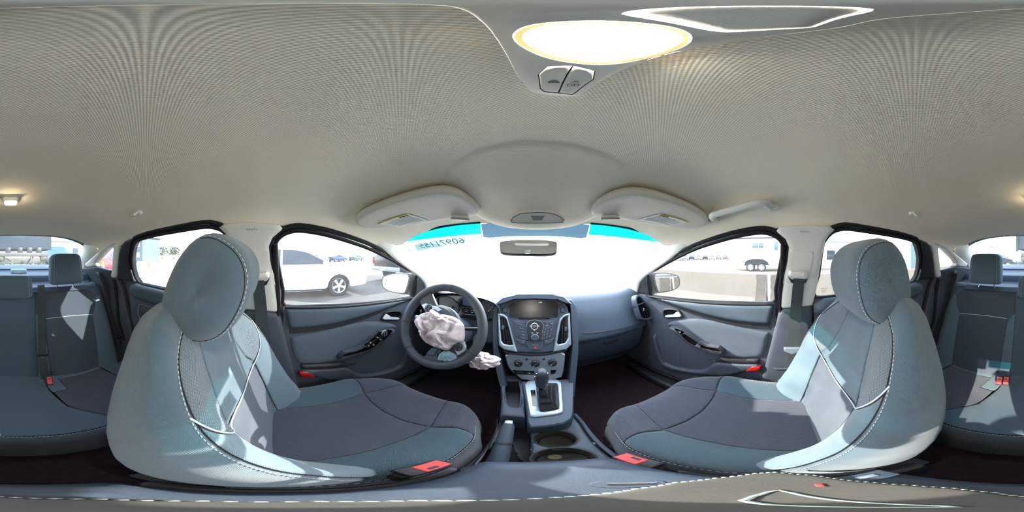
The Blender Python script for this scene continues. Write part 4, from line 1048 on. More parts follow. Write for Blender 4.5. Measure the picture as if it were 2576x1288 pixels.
for s in (-1, 1):
    o, i = SO[s], SI[s]
    vt = patch('stack_vent', o, CP_, M_SILV, stack, holes=[i], sp=.006, h=.010, gw=.006, rim=.004, base=.001)
    patch('vent_back', i, lambda u, v, o_: CS_(u, v, -.0005 if False else .0008), M_PIANO, vt, sp=.02)
    pts = {-1: [(135, 470, 175, 850), (165, 465, 225, 855), (200, 505, 262, 858)], 1: [(1060, 462, 1055, 832), (1030, 480, 1010, 842), (1078, 455, 1085, 790)]}[s]
    for (a, b, c, d) in pts:
        (u0, v0), (u1, v1) = z5([(a, b), (c, d)])
        MB().tube([CS_(u0, v0, .004), CS_((u0+u1)/2, (v0+v1)/2, .005), CS_(u1, v1, .004)], .0016, 6).build('slat', M_BLK, vt)
    u, v = z5([{-1: (152, 610), 1: (1068, 630)}[s]])[0]
    MB().box(CS_(u, v, .007), (.012, .022, .010), Matrix((CS_.x, CS_.y, CS_.z)).transposed(), .003).build('vent_tab', M_DASH, vt)
    MB().box(CS_(u+s*.0035, v, .0125), (.0022, .018, .001), Matrix((CS_.x, CS_.y, CS_.z)).transposed()).build('tab_edge', M_CHROME, vt)
    pb = {-1: [(140, 330), (190, 300), (207, 330), (207, 390), (150, 388)], 1: [(1000, 295), (1055, 320), (1058, 375), (1040, 388), (1000, 388)]}[s]
    b = MB().prism(z5(pb), CS_, 0, .006, .003).build('side_button', M_DASH, stack)
    MB().tube([CS_(*q, .0062) for q in z5(pb[1:3] if s < 0 else pb[0:2])], .0007, 5).build('button_edge', M_CHROME, b)
    MB().tube([CS_(*q, .0008) for q in z5(pb+pb[:1])], .0009, 5).build('button_gap', M_BLK, b)
# the radio face
rad = patch('radio_face', z5([(300, 500), (490, 530), (560, 497), (660, 497), (730, 530), (915, 500), (905, 640), (880, 760), (735, 800), (490, 800), (345, 765), (320, 640)]), CP_, M_DASH, stack, sp=.012, h=.002, gw=.003, base=.0005)
key = z5([(497, 600), (500, 560), (530, 520), (575, 502), (612, 497), (650, 502), (700, 520), (740, 560), (742, 600), (725, 690), (700, 785), (665, 800), (565, 800), (530, 785), (510, 690)])
kk = MB().prism(key, CS_, .001, .0045, .001).build('control_island', M_BLK, rad)
MB().tube([CS_(*q, .0045) for q in crom([(a, b, 0) for a, b in key[:10]], 3) for q in [(q[0], q[1])]], .0009, 6).build('island_rim', M_SILV, rad)
def disc(px, r, h0, h1, name, m, par, bev=.0008):
    u, v = z5([px])[0]
    return MB().lathe([(r, 0), (r, h1-h0-bev), (r-bev, h1-h0), (0, h1-h0)], CS_(u, v, h0), CS_.z, 28).build(name, m, par)
def px2m(n): return n/5.854*2*PI/2576*.86
disc((612, 592), px2m(46), .0045, .0062, 'select_ring', M_MARK, kk); ok = disc((612, 592), px2m(38), .0045, .0072, 'select_button', M_BLK, kk)
text('ok_mark', 'OK', M_GREYMARK, ok, CS_(*z5([(612, 592)])[0], .0075), CS_.x, CS_.y, px2m(38))
disc((618, 755), px2m(46), .0045, .0055, 'volume_ring', M_GREYMARK, kk); disc((618, 755), px2m(42), .0045, .018, 'volume_knob', M_DASH, kk, .002)
for tri in (((612, 533), (594, 546), (630, 546)), ((540, 590), (552, 578), (552, 602)), ((684, 590), (672, 578), (672, 602)), ((612, 658), (596, 646), (628, 646)), ((562, 688), (576, 680), (576, 696)), ((576, 688), (592, 680), (592, 696)), ((670, 688), (656, 680), (656, 696)), ((656, 688), (641, 680), (641, 696))):
    MB().prism(z5(tri), CS_, .0044, .0049).build('arrow_mark', M_MARK, kk)
def quad(a, b, c, d): return lambda s, t: tuple((a[i]*(1-s)+b[i]*s)*(1-t)+(d[i]*(1-s)+c[i]*s)*t for i in (0, 1))
L = quad((318, 520), (465, 570), (525, 800), (395, 768)); Rr = quad((762, 582), (912, 512), (850, 752), (722, 800))
for k, s in enumerate(('RADIO', 'SOUND', 'MEDIA', 'PHONE', 'MENU')):
    t0, t1 = k/5+.015, (k+1)/5-.015
    b = MB().prism(z5([L(.0, t0), L(1, t0), L(1, t1), L(0, t1)]), CS_, .0018, .0042, .0006).build('preset_button', M_DASH, rad)
    c, d = z5([L(.25, (t0+t1)/2), L(.85, (t0+t1)/2)]); m_ = z5([L(.55, (t0+t1)/2)])[0]
    text('button_name', s, M_GREYMARK, b, CS_(*m_, .0046), CS_(*d)-CS_(*c), CS_.y, .0036)
nums = ('1', '2', '3', '4', '5', '6', '7', '8', '9', '*', '0', '#')
for r in range(4):
    for c in range(3):
        s0, s1, t0, t1 = c/3+.02, (c+1)/3-.02, .16+r*.21+.012, .16+(r+1)*.21-.012
        b = MB().prism(z5([Rr(s0, t0), Rr(s1, t0), Rr(s1, t1), Rr(s0, t1)]), CS_, .0018, .0042, .0006).build('number_button', M_DASH, rad)
        text('button_number', nums[r*3+c], M_MARK, b, CS_(*z5([Rr((s0+s1)/2, (t0+t1)/2)])[0], .0046), CS_(*z5([Rr(1, .5)])[0])-CS_(*z5([Rr(0, .5)])[0]), CS_.y, .0042)
for s0, s1 in ((.02, .46), (.54, .98)):
    MB().prism(z5([Rr(s0, .0), Rr(s1, .0), Rr(s1, .15), Rr(s0, .15)]), CS_, .0018, .0042, .0006).build('source_button', M_DASH, rad)
    MB().tube([CS_(*z5([Rr(s0+.12, .08)])[0], .0045), CS_(*z5([Rr(s1-.12, .08)])[0], .0045)], .0006, 4).build('arrow_mark', M_MARK, rad)
for q in ([(450, 540), (488, 533), (484, 548), (465, 552)], [(735, 533), (782, 530), (770, 548), (742, 552)]):
    MB().prism(z5(q), CS_, .0018, .005, .001).build('small_button', M_BLK, rad)
for s, q in ((-1, [(345, 772), (482, 810), (478, 862), (375, 830)]), (1, [(895, 762), (760, 806), (762, 860), (868, 822)])):
    b = MB().prism(z5(q), CS_, .0, .004, .001).build('phone_button', M_DASH, stack)
    MB().tube([CS_(*p, .0042) for p in z5(q[:1]+q[1:2])], .0007, 4).build('button_edge', M_SILV, b)
    cx = sum(p[0] for p in q)/4+s*(-20); cy = sum(p[1] for p in q)/4+4
    MB().tube([CS_(*p, .0045) for p in z5([(cx-14, cy+8), (cx-10, cy-2), (cx, cy-6), (cx+10, cy-2), (cx+14, cy+8)])], .0007, 4).build('phone_mark', M_GREYMARK, b)
hz = MB().prism(z5([(502, 812), (560, 826), (680, 826), (742, 812), (725, 880), (700, 921), (548, 921), (522, 880)]), CS_, .0, .005, .001).build('hazard_switch', M_DASH, stack)
MB().tube([CS_(*p, .0052) for p in z5([(502, 814), (522, 880), (548, 921), (700, 921), (725, 880), (742, 814)])], .0007, 4).build('switch_edge', M_SILV, hz)
MB().prism(z5([(625, 880), (603, 912), (648, 912)]), CS_, .0048, .0058).build('hazard_triangle', mat('hazard_red', '#e2434a', .5), hz)
MB().prism(z5([(570, 859), (680, 859), (680, 868), (570, 868)]), CS_, .0048, .0058).build('sun_glint_bar', M_CHROME, hz)
text('seat_mark', '\u25b3\u25b3' if False else 'AA', M_GREYMARK, hz, CS_(*z5([(618, 845)])[0], .0054), CS_.x, CS_.y, .0035)

# ---- heating panel
HF = frame((0, .645, .69), (1, 0, 0), (0, .19, .98)); H_ = lambda pts: fcast(HF, [(1160+a/4.025, 880+b/4.025) for a, b in pts])
hp = MB().prism(chaikin(H_([(438, 32), (640, 58), (860, 56), (1056, 16), (1048, 140), (1038, 225), (1014, 296), (625, 314), (565, 262), (492, 202), (462, 140)]), 1), HF, -.03, .0, .004).build('heater_panel', M_SILV, dash)
MB().prism(H_([(420, 10), (640, 40), (860, 38), (1075, 0), (1056, 14), (860, 54), (640, 56), (440, 30)]), HF, -.04, .006, .003).build('panel_lip', M_BLK, dash)
def knob(px, r, ang, par=hp):
    u, v = H_([px])[0]; o = HF(u, v, 0)
    k = MB().lathe([(r*1.08, 0), (r*1.08, .002), (r, .004), (r*.98, .012), (r*.9, .014), (0, .0145)], o, HF.z, 36).build('heater_knob', M_BLK, par)
    d = HF.x*math.cos(ang)+HF.y*math.sin(ang); e = HF.z.cross(d)
    M = Matrix((d, e, HF.z)).transposed()
    MB().box(o+HF.z*.017, (r*1.75, r*.42, .008), M, .003).build('knob_grip', M_BLK, k)
    MB().box(o+HF.z*.0214+d*(-r*.55 if ang < 1.2 else r*.55), (r*.4, r*.09, .0006), M).build('pointer_mark', M_MARK, k)
    for a in np.linspace(-.6, PI+.6, 9):
        MB().box(o+HF.z*.0042+(HF.x*math.cos(a)+HF.y*math.sin(a))*r*1.03, (.0016, .0016, .0008)).build('dial_mark', M_MARK, k)
    return k
k1 = knob((580, 133), .0172, 2.1); k2 = knob((752, 135), .0172, .7); k3 = knob((925, 127), .0172, .5)
u, v = H_([(752, 135)])[0]; o = HF(u, v, 0)
for a0, m_ in ((-.5, mat('warm_arc', '#a5432f', .6)), (PI-.3, mat('cool_arc', '#3f5f9c', .6))):
    MB().tube([o+HF.z*.0047+(HF.x*math.cos(a)+HF.y*math.sin(a))*.0168 for a in np.linspace(a0, a0+.9, 10)], .0009, 5).build('heat_scale', m_, k2)
for px, s in (((665, 95), 'R'), ((837, 93), 'A/C')):
    u, v = H_([px])[0]; b = MB().lathe([(.0054, 0), (.0054, .004), (.0045, .005), (0, .005)], HF(u, v, 0), HF.z, 20).build('small_button', M_BLK, hp)
    text('button_name', s, M_GREYMARK, b, HF(u, v, .0054), HF.x, HF.y, .0032)
for q in ([(520, 203), (742, 213), (744, 250), (560, 247), (540, 232)], [(905, 205), (968, 203), (950, 240), (905, 250)]):
    b = MB().prism(H_(q), HF, .0, .0015, .0004).build('switch_row', M_PIANO, hp)
for q in ([(555, 215), (640, 218), (640, 242), (565, 240)], [(652, 218), (735, 221), (735, 244), (652, 243)]):
    MB().prism(H_(q), HF, .001, .004, .001).build('row_button', M_BLK, hp)
u, v = H_([(692, 233)])[0]; MB().box(HF(u, v, .0042), (.006, .003, .0005), Matrix((HF.x, HF.y, HF.z)).transposed()).build('button_mark', M_MARK, hp)

# ---- instrument cluster behind the wheel
IC = frame((-.37, .762, .90), (1, 0, 0), (0, .32, .947)); I7 = lambda pts: fcast(IC, [(1000+a/5.154, 700+b/5.154) for a, b in pts])
clus = thing('instrument_cluster', (-.37, .76, .84), 'instrument cluster with two round dials and a centre display behind the steering wheel', 'instrument panel')
back = I7([(400, 290), (470, 215), (640, 190), (900, 190), (1120, 220), (1260, 280), (1290, 380), (1260, 520), (1130, 560), (900, 520), (780, 490), (560, 440), (430, 370)])
MB().prism(chaikin(back, 1), IC, -.03, -.004, .003).build('cluster_back', M_PIANO, clus)
def gauge(oct_, c, r, labels, a0, a1, ang, nm):
    loop = chaikin(I7(oct_), 1); cx, cy = I7([c])[0]
    g = patch(nm, loop, lambda u, v, o: IC(u, v, o), M_DASH, clus, holes=[[(cx+(u-cx)*.90, cy+(v-cy)*.90) for u, v in loop]], sp=.008, h=.014, gw=.005, rim=.008, base=-.004)
    patch('dial_face', [(cx+(u-cx)*.90, cy+(v-cy)*.90) for u, v in loop], lambda u, v, o: IC(u, v, o), mat('dial_face', '#20242b', .4), g, sp=.02, base=-.002)
    n = len(labels)
    for k, s in enumerate(labels):
        a = a0+(a1-a0)*k/(n-1)
        if s: text('dial_number', s, M_GREYMARK, g, IC(cx+r*.72*math.cos(a), cy+r*.72*math.sin(a), .0), IC.x, IC.y, r*.17)
        MB().tube([IC(cx+r*.86*math.cos(a), cy+r*.86*math.sin(a), -.001), IC(cx+r*.96*math.cos(a), cy+r*.96*math.sin(a), -.001)], .0008, 4).build('dial_mark', M_MARK, g)
    nd = MB().lathe([(r*.13, 0), (r*.13, .006), (r*.1, .008), (0, .008)], IC(cx, cy, 0), IC.z, 20).build('needle', M_BLK, g)
    MB().tube([IC(cx, cy, .006), IC(cx+r*.62*math.cos(ang), cy+r*.62*math.sin(ang), .005)], [.0022, .001], 6).build('needle_blade', M_MARK, nd)
rr = px2m(0)
gauge([(505, 250), (560, 220), (650, 228), (730, 265), (800, 350), (805, 420), (770, 465), (700, 470), (600, 440), (520, 360)], (712, 372), .040, ['', '1', '2', '3', '4', '5', '6', '7', '8'], PI*1.28, -.55, PI*1.20, 'tachometer')
gauge([(1060, 295), (1120, 262), (1200, 270), (1262, 310), (1275, 400), (1250, 500), (1180, 545), (1100, 530), (1062, 470), (1050, 380)], (1168, 440), .042, ['', '20', '40', '60', '80', '100', '120', '140', '160'], PI*1.25, -.25*PI, PI*.28, 'speedometer')
dsp = MB().prism(I7([(842, 258), (1010, 270), (985, 370), (848, 345)]), IC, -.004, .0).build('centre_display', mat('dim_display', '#3c4a6b', .3), clus)
sg_ = MB().prism(I7([(830, 378), (1000, 385), (1012, 420), (1005, 480), (815, 455)]), IC, -.004, .001, .001).build('fuel_and_heat_panel', M_PIANO, clus)
MB().tube([IC(*q, .0015) for q in I7([(830, 378), (1000, 385), (1012, 420), (1005, 480), (815, 455), (830, 378)])], .0010, 5).build('panel_rim', M_SILV, sg_)
for c in ((890, 425), (970, 435)):
    u, v = I7([c])[0]
    MB().tube([IC(u+.0085*math.cos(a), v+.0085*math.sin(a), .002) for a in np.linspace(.2, 2.9, 12)], .0006, 4).build('dial_mark', M_MARK, sg_)
    MB().tube([IC(u-.004, v-.003, .002), IC(u+.006, v-.0035, .002)], .0012, 5).build('needle', M_MARK, sg_)
# hood over it
hd = [(-.60, .905), (-.585, .955), (-.54, .992), (-.47, 1.012), (-.38, 1.018), (-.29, 1.012), (-.21, .995), (-.165, .965), (-.15, .905)]
rows = []
for y, k in ((.86, 1.0), (.80, 1.0), (.745, 1.0), (.715, .995), (.708, .985), (.712, .972), (.74, .955), (.79, .92)):
    rows.append([Vector((-.375+(x+.375)*k, y+.02*((x+.375)/.22)**2, .90+(z-.90)*k-.10*max(0, y-.76))) for x, _, z in [(q.x, 0, q.y) for q in crom([(a, b, 0) for a, b in hd], 6)]])
MB().grid(rows).build('cluster_hood', M_DASH, clus, 60)
# ---------------------------------------------------------------- steering wheel
SWC = Vector((-.352, .535, .915)); TL = math.radians(27)
SW = frame(SWC, (1, .03, 0), (0, math.sin(TL), math.cos(TL)))      # SW.z points at the driver
if SW.z.y > 0: SW = frame(SWC, (-1, 0, 0), (0, math.sin(TL), math.cos(TL)))
wheel = thing('steering_wheel', SWC, 'turned black steering wheel with a burst pink airbag in its hub', 'steering wheel')
R = .168
AR = lambda a, r, h=0.0: SW(r*math.cos(a), r*math.sin(a), h)
def arc(a0, a1, n=24): return [math.radians(a0+(a1-a0)*k/(n-1)) for k in range(n)]
rimp = [AR(2*PI*k/72, R) for k in range(72)]
MB().tube(rimp, .0185, 14, True).build('rim', M_LEATH, wheel, 70)
for a in (83, 187, 330, 232):                          # seams across the leather
    q = math.radians(a); t = SW.x*(-math.sin(q))+SW.y*math.cos(q); rd = SW.x*math.cos(q)+SW.y*math.sin(q)
    MB().tube([AR(q, R)+rd*.0189*math.cos(b)+SW.z*.0189*math.sin(b) for b in np.linspace(0, 2*PI, 25)[:-1]], .0008, 4, True).build('rim_seam', M_SEAL, wheel)
def spoke(a, w0, w1, r0, r1, m, nm, h0=-.012, h1=.006):
    q = math.radians(a); d = Vector((math.cos(q), math.sin(q))); e = Vector((-d.y, d.x))
    p = [(d*r0+e*w0), (d*r1+e*w1), (d*r1-e*w1), (d*r0-e*w0)]
    return MB().prism([(v.x, v.y) for v in p], SW, h0, h1, .004).build(nm, m, wheel)
# hub with its torn cover, left and right spokes with silver switch plates, lower panel with its opening
hub = MB().prism(chaikin([(.085*math.cos(math.radians(a))*1.12, .085*math.sin(math.radians(a))*.98) for a in range(0, 360, 30)], 1), lambda u, v, h: SW((u*math.cos(math.radians(-48))-v*math.sin(math.radians(-48))), (u*math.sin(math.radians(-48))+v*math.cos(math.radians(-48))), h), -.035, .012, .012).build('hub', M_DASH, wheel)
spoke(132, .030, .034, .05, R-.008, M_BLK, 'spoke'); spoke(-46, .030, .036, .05, R-.008, M_BLK, 'spoke')
def wz(pts): return fcast(SW, [(1000+a/5.154, 700+b/5.154) for a, b in pts])
for nm, q, c in (('left', [(330, 355), (385, 330), (450, 345), (610, 415), (555, 440), (500, 405), (470, 450), (400, 455)], (425, 398)), ('right', [(755, 930), (735, 890), (790, 835), (880, 815), (905, 885), (890, 940), (800, 1000)], (810, 888))):
    pl = MB().prism(wz(q), SW, .004, .016, .003).build('switch_plate', M_SILV, wheel)
    u, v = wz([c])[0]
    k = MB().lathe([(.0165, 0), (.0165, .004), (.0145, .0055), (.0075, .0055), (.0070, .0035), (0, .0035)], SW(u, v, .015), SW.z, 28).build('round_switch', M_BLK, pl)
    for a in range(4):
        b = a*PI/2+.78
        MB().box(SW(u+.011*math.cos(b), v+.011*math.sin(b), .0208), (.0028, .0028, .0006)).build('switch_mark', M_MARK, k)
low = wz([(275, 1060), (375, 990), (440, 905), (545, 890), (560, 935), (500, 985), (520, 1080), (620, 1105), (760, 1080), (805, 1030), (860, 985), (915, 940), (965, 975), (880, 1070), (760, 1130), (600, 1150), (420, 1120)])
MB().prism(low, SW, -.012, .004, .005).build('lower_panel', M_LEATH, wheel)
MB().prism(wz([(375, 985), (450, 905), (545, 905), (500, 985), (470, 1010)]), SW, -.004, .010, .004).build('lower_spoke', M_DASH, wheel)
MB().prism(wz([(985, 760), (1080, 660), (1100, 700), (1070, 860), (985, 945), (950, 960)]), SW, -.010, .002, .004).build('thumb_rest', M_LEATH, wheel)
# the burst airbag: one sheet of crumpled nylon gathered in the hub
def rot2(u, v, a): return u*math.cos(a)-v*math.sin(a), u*math.sin(a)+v*math.cos(a)
def crumple(c, ex, ey, eh, rad, hgt, seed, folds, nr=46, na=150, out=None):
    rows = []; F = frame(c, ex, ey); rnd = random.Random(seed)
    ph = [rnd.uniform(0, 6.28) for _ in range(12)]
    cen = [(rnd.uniform(-.5, .5), rnd.uniform(-.5, .5), rnd.uniform(0, PI), rnd.uniform(.35, .8), rnd.uniform(.4, 1)) for _ in range(folds)]
    for i in range(nr):
        r = (i/(nr-1))
        row = []
        for k in range(na):
            a = 2*PI*k/na
            edge = out(a) if out else 1+.10*math.sin(3*a+ph[0])+.06*math.sin(7*a+ph[1])+.03*math.sin(13*a+ph[2])
            u, v = r*math.cos(a), r*math.sin(a)
            h = (1-r**2.6)**.55
            f = 0
            for (x0, y0, th, ln, am) in cen:           # long sharp pleats: one side steep, the other a soft slope
                s = (u-x0)*math.cos(th)+(v-y0)*math.sin(th); w = -(u-x0)*math.sin(th)+(v-y0)*math.cos(th)
                s += .10*math.sin(3*w+ph[3]+x0*9)
                q = s/.22
                f += am*math.exp(-(w/ln)**2)*(math.exp(-abs(q)*(3.2 if q > 0 else 1.0))-.35)
            wu, wv = u+.22*noise.noise(Vector((u*1.6, v*1.6, seed+3.1))), v+.22*noise.noise(Vector((u*1.6, v*1.6, seed+7.7)))
            def saw(x, k=.84): t = x % 1.0; return t/k if t < k else (1-t)/(1-k)
            s1 = 1.25*(u*math.cos(.5)+v*math.sin(.5))+.75*noise.noise(Vector((u*1.3, v*1.3, seed+1.1)))+.25*noise.noise(Vector((u*3.1, v*3.1, seed+2.2)))+.37
            s2 = 1.5*(u*math.cos(2.0)+v*math.sin(2.0))+.8*noise.noise(Vector((u*1.5, v*1.5, seed+5.1)))+.2*noise.noise(Vector((u*4, v*4, seed+6.2)))
            ds = sorted((math.hypot((wu-x0)*math.cos(th)+(wv-y0)*math.sin(th), (-(wu-x0)*math.sin(th)+(wv-y0)*math.cos(th))*(.35+.3*ln)), j) for j, (x0, y0, th, ln, am) in enumerate(cen))
            f1, f2 = ds[0][0], ds[1][0]; x0, y0, th, ln, am = cen[ds[0][1]]
            crease = math.exp(-(f2-f1)/.10)
            tilt = ((wu-x0)*math.sin(th*2.3)+(wv-y0)*math.cos(th*1.7))*.75
            n1 = .10*noise.noise(Vector((wu*6, wv*6, seed*1.7)))+.03*noise.noise(Vector((wu*17, wv*17, seed)))
            hh = hgt*(h*(.42+.34*saw(s1)+.20*saw(s2, .75)+.16*noise.noise(Vector((u*1.4, v*1.4, seed+9)))+.45*n1)+.02)
            hh = max(hh, -.004) if r < .99 else -.006
            row.append(F(u*rad[0]*edge, v*rad[1]*edge, hh))
        rows.append(row)
    m = MB().grid(rows, cu=True); return m
L1 = [(265, 570), (300, 500), (345, 470), (440, 450), (475, 410), (530, 440), (580, 475), (690, 490), (790, 530), (870, 610), (880, 690), (868, 820), (800, 840), (740, 870), (690, 920), (650, 935), (590, 915), (530, 895), (440, 860), (370, 790), (330, 700)]
LW = wz(L1); acx = sum(p[0] for p in LW)/len(LW); acy = sum(p[1] for p in LW)/len(LW)
angs = sorted((math.atan2(v-acy, u-acx) % (2*PI), math.hypot(u-acx, v-acy)) for u, v in LW)
def outl(a): return float(np.interp(a % (2*PI), [q[0] for q in angs], [q[1] for q in angs], period=2*PI))
bag = crumple(SW(acx, acy, .012), SW.x, SW.y, SW.z, (1.0, 1.0), .085, 5, 17, 70, 220, out=outl)
b_ = bag.build('airbag', M_BAG, wheel, 55)
L2 = wz([(515, 1060), (520, 1020), (560, 960), (620, 935), (720, 945), (800, 1020), (790, 1060), (720, 1092), (690, 1085), (600, 1075)])
c2 = (sum(p[0] for p in L2)/len(L2), sum(p[1] for p in L2)/len(L2)); an2 = sorted((math.atan2(v-c2[1], u-c2[0]) % (2*PI), math.hypot(u-c2[0], v-c2[1])) for u, v in L2)
crumple(SW(c2[0], c2[1], -.006), SW.x, SW.y, SW.z, (1, 1), .03, 11, 8, 26, 90, out=lambda a: float(np.interp(a % (2*PI), [q[0] for q in an2], [q[1] for q in an2], period=2*PI))).build('airbag_flap', M_BAGB, wheel, 55)
# steering column, stalks
col = thing('steering_column', (SWC.x, .7, .8), 'dark steering column shroud with a stalk on each side behind the wheel', 'steering column')
MB().tube([SW(0, 0, -.03), SW(0, -.005, -.10), SW(0, -.015, -.20)], [.055, .062, .075], 20).build('column_shroud', M_DASH, col)
for s in (-1, 1):
    st = MB().tube([SW(s*.05, .0, -.06), SW(s*.11, .008, -.058), SW(s*.150, .012, -.055)], [.006, .008, .011], 10).build('stalk', M_BLK, col)
    MB().tube([SW(s*.146, .012, -.055), SW(s*.158, .013, -.054)], [.0115, .010], 10).build('stalk_tip', M_GREYMARK, st)
# knee airbag hanging below the column
kc = ony(1213, 907, .56); kb = MB()
kn = tag(crumple(kc, (1, 0, 0), (0, .35, .95), None, (.062, .040), .05, 21, 8, 30, 100).build('knee_airbag', M_BAG, None, 55), 'limp pink knee airbag hanging under the steering wheel beside the centre stack', 'airbag')
# ---------------------------------------------------------------- centre console, gear lever, handbrake, armrest
con = thing('centre_console', (.02, .35, .30), 'dark centre console with a silver gear plate and two cup holders between the seats', 'console')
PL = frame((.02, .53, .592), (1, 0, 0), (0, 1, .10)); K = lambda pts: fcast(PL, [(1160+a/4.025, 880+b/4.025) for a, b in pts])
plate = chaikin(K([(635, 312), (820, 306), (1014, 296), (1024, 450), (1040, 610), (1022, 646), (860, 672), (706, 686), (690, 668), (660, 480)]), 1)
boot = chaikin(K([(768, 352), (780, 342), (960, 338), (974, 350), (982, 480), (987, 590), (975, 608), (815, 632), (800, 620), (782, 480)]), 1)
isl = K([(610, 310), (1030, 290), (1075, 285), (1115, 300), (1142, 300), (1140, 640), (1118, 700), (1040, 740), (860, 770), (700, 780), (672, 740), (640, 480)])
MB().prism(isl, PL, -.16, -.004, .006).build('gear_island', M_DASH, con)
gpl = patch('gear_plate', plate, lambda u, v, o: PL(u, v, o), M_SILV, con, holes=[boot], sp=.012, h=.006, gw=.005, base=-.001, rim=.006)
MB().prism(K([(703, 412), (748, 410), (772, 572), (722, 577)]), PL, .002, .0062, .0006).build('gear_scale', M_PIANO, gpl)
for s, p in (('P', (730, 426)), ('R', (736, 480)), ('N', (739, 503)), ('D', (742, 532)), ('L', (746, 560))):
    text('gear_letter', s, M_MARK, gpl, PL(*K([p])[0], .0068), PL.x, PL.y, .0072)
gl = thing('gear_lever', PL(*K([(870, 480)])[0], 0), 'black automatic gear lever with chrome edges rising from its leather gaiter', 'gear lever')
bc = (sum(p[0] for p in boot)/len(boot), sum(p[1] for p in boot)/len(boot))
ktop = ony(1365, 930, .50); kb = ony(1362, 973, .495)
rows = []
for t in np.linspace(0, 1, 14):
    nk = PL(0, 0, 0)
    row = []
    for i, (u, v) in enumerate(boot):
        a = PL(u, v, .002); c = kb+Vector(((u-bc[0])*.30, (v-bc[1])*.22, 0))
        sp_ = t**.75; q = a.lerp(c, sp_)+Vector((0, 0, -.012*math.sin(PI*t)))
        f = .004*math.sin(t*18+1.1*math.sin(i*.7))*math.sin(PI*t); d = (q-(PL(*bc, 0).lerp(kb, t))); d.z = 0
        row.append(q+(d.normalized()*f if d.length > 1e-5 else Vector()))
    rows.append(row)
MB().grid(rows, cu=True).build('gaiter', M_GATOR, gl, 60)
ax = (ktop-kb); axn = Vector((0, -.12, 1)).normalized()
G = frame(kb, (1, 0, 0), Vector((0, 1, .12)))         # G.z up the lever
prof = [(.0, .0125, .012, 0), (.008, .0150, .014, 0), (.030, .0165, .016, -.002), (.060, .0182, .019, -.005), (.086, .0182, .021, -.008), (.104, .0168, .020, -.010), (.113, .0125, .016, -.010), (.117, .006, .009, -.010)]
rows = [[G(rx*(abs(math.cos(a))**.8)*math.copysign(1, math.cos(a)), oy+ry*(abs(math.sin(a))**.8)*math.copysign(1, math.sin(a)), h) for a in np.linspace(0, 2*PI, 33)[:-1]] for h, rx, ry, oy in prof]
m = MB().grid(rows, cu=True); m.f.append(tuple(range(len(m.v)-32, len(m.v)))); m.build('gear_knob', M_LEATH, gl, 60)
MB().lathe([(.0125, -.006), (.0142, -.003), (.0142, .003), (.0125, .006)], kb, G.z, 24).build('knob_collar', M_CHROME, gl)
for s in (-1, 1):
    MB().tube([G(s*.0155, -.002, .012), G(s*.0184, -.010, .050), G(s*.0182, -.014, .085), G(s*.0145, -.016, .106)], .0021, 8).build('knob_edge', M_CHROME, gl)
MB().box(G(-.0195, -.004, .066), (.005, .013, .022), None, .003).build('release_button', M_CHROME, gl)
# side pocket and deck
po = frame((-.075, .56, .585), (1, 0, 0), (0, 1, .05)); KP = lambda pts: fcast(po, [(1160+a/4.025, 880+b/4.025) for a, b in pts])
pk = KP([(445, 315), (590, 320), (598, 560), (560, 580), (500, 570), (455, 530)]); pcx = sum(p[0] for p in pk)/len(pk); pcy = sum(p[1] for p in pk)/len(pk)
outer = KP([(395, 240), (560, 262), (628, 318), (650, 680), (395, 660), (410, 480)])
patch('side_pocket', outer, lambda u, v, o: po(u, v, o), M_DASH, con, holes=[pk], sp=.015, h=.008, gw=.01, base=-.006, rim=.12)
m = MB()
rows = [[po(pcx+(u-pcx)*k, pcy+(v-pcy)*k, h) for u, v in pk] for k, h in ((1, 0), (.93, -.06), (.85, -.075), (.01, -.075))]
m.grid(rows, cu=True).build('pocket_well', M_BLK, con)
piping('pocket_rim', pk, lambda u, v, o=0: po(u, v, 0), .0025, M_DASH, con, n=2, closed=True)
DZ = .50
deck = frame((0, 0, DZ), (1, 0, 0), (0, 1, 0)); KD = lambda pts: fcast(deck, [(1160+a/4.025, 880+b/4.025) for a, b in pts])
cup1 = circ((.030, .332), .043, 40); cup2 = circ((.026, .238), .047, 40)
dk = KD([(690, 790), (860, 790), (1060, 750), (1125, 690), (1200, 800), (1330, 940), (1470, 1070)])+[(.088, .12), (-.012, .12)]+KD([(668, 1110), (720, 985)])
dk = [(-.022, .44), (.10, .45), (.105, .40), (.098, .30), (.092, .2), (.088, .10), (-.022, .10)]
patch('console_deck', dk, lambda u, v, o: deck(u, v, o), M_DASH, con, holes=[cup1, cup2], sp=.012, h=.008, gw=.01, base=-.008, rim=.16)
for c, r in ((cup1, .043), (cup2, .047)):
    cx = sum(p[0] for p in c)/40; cy = sum(p[1] for p in c)/40
    w = MB().lathe([(r+.004, .0), (r, .003), (r-.001, -.002), (r-.003, -.03), (r-.004, -.058), (r-.010, -.062), (0, -.062)], (cx, cy, DZ-.001), (0, 0, 1), 48, cap=False).build('cup_holder', mat('cup_well', '#3a3733', .6, bump=('grain', 300, .15)), con)
    MB().lathe([(r-.006, 0), (r-.009, .002), (r-.012, 0)], (cx, cy, DZ-.040), (0, 0, 1), 40, cap=False).build('cup_step', M_BLK, w)
for a, b in ((-.022, .286), (.076, .292)):
    MB().box((a+.012, b, DZ-.012), (.026, .012, .016), None, .004).build('cup_tab', M_GREYMARK, con)
MB().box((.028, .288, DZ-.016), (.034, .016, .02), None, .005).build('cup_divider', M_DASH, con)
MB().tube([(.108, .46, .50), (.112, .40, .503), (.106, .30, .505), (.100, .2, .505), (.096, .1, .505)], .006, 8).build('deck_edge', M_DASH, con)
MB().box((-.058, .27, .43), (.075, .38, .02), None, .006).build('brake_well', M_BLK, con)
MB().box((-.098, .27, .44), (.012, .38, .12), None, .005).build('console_side', M_DASH, con)
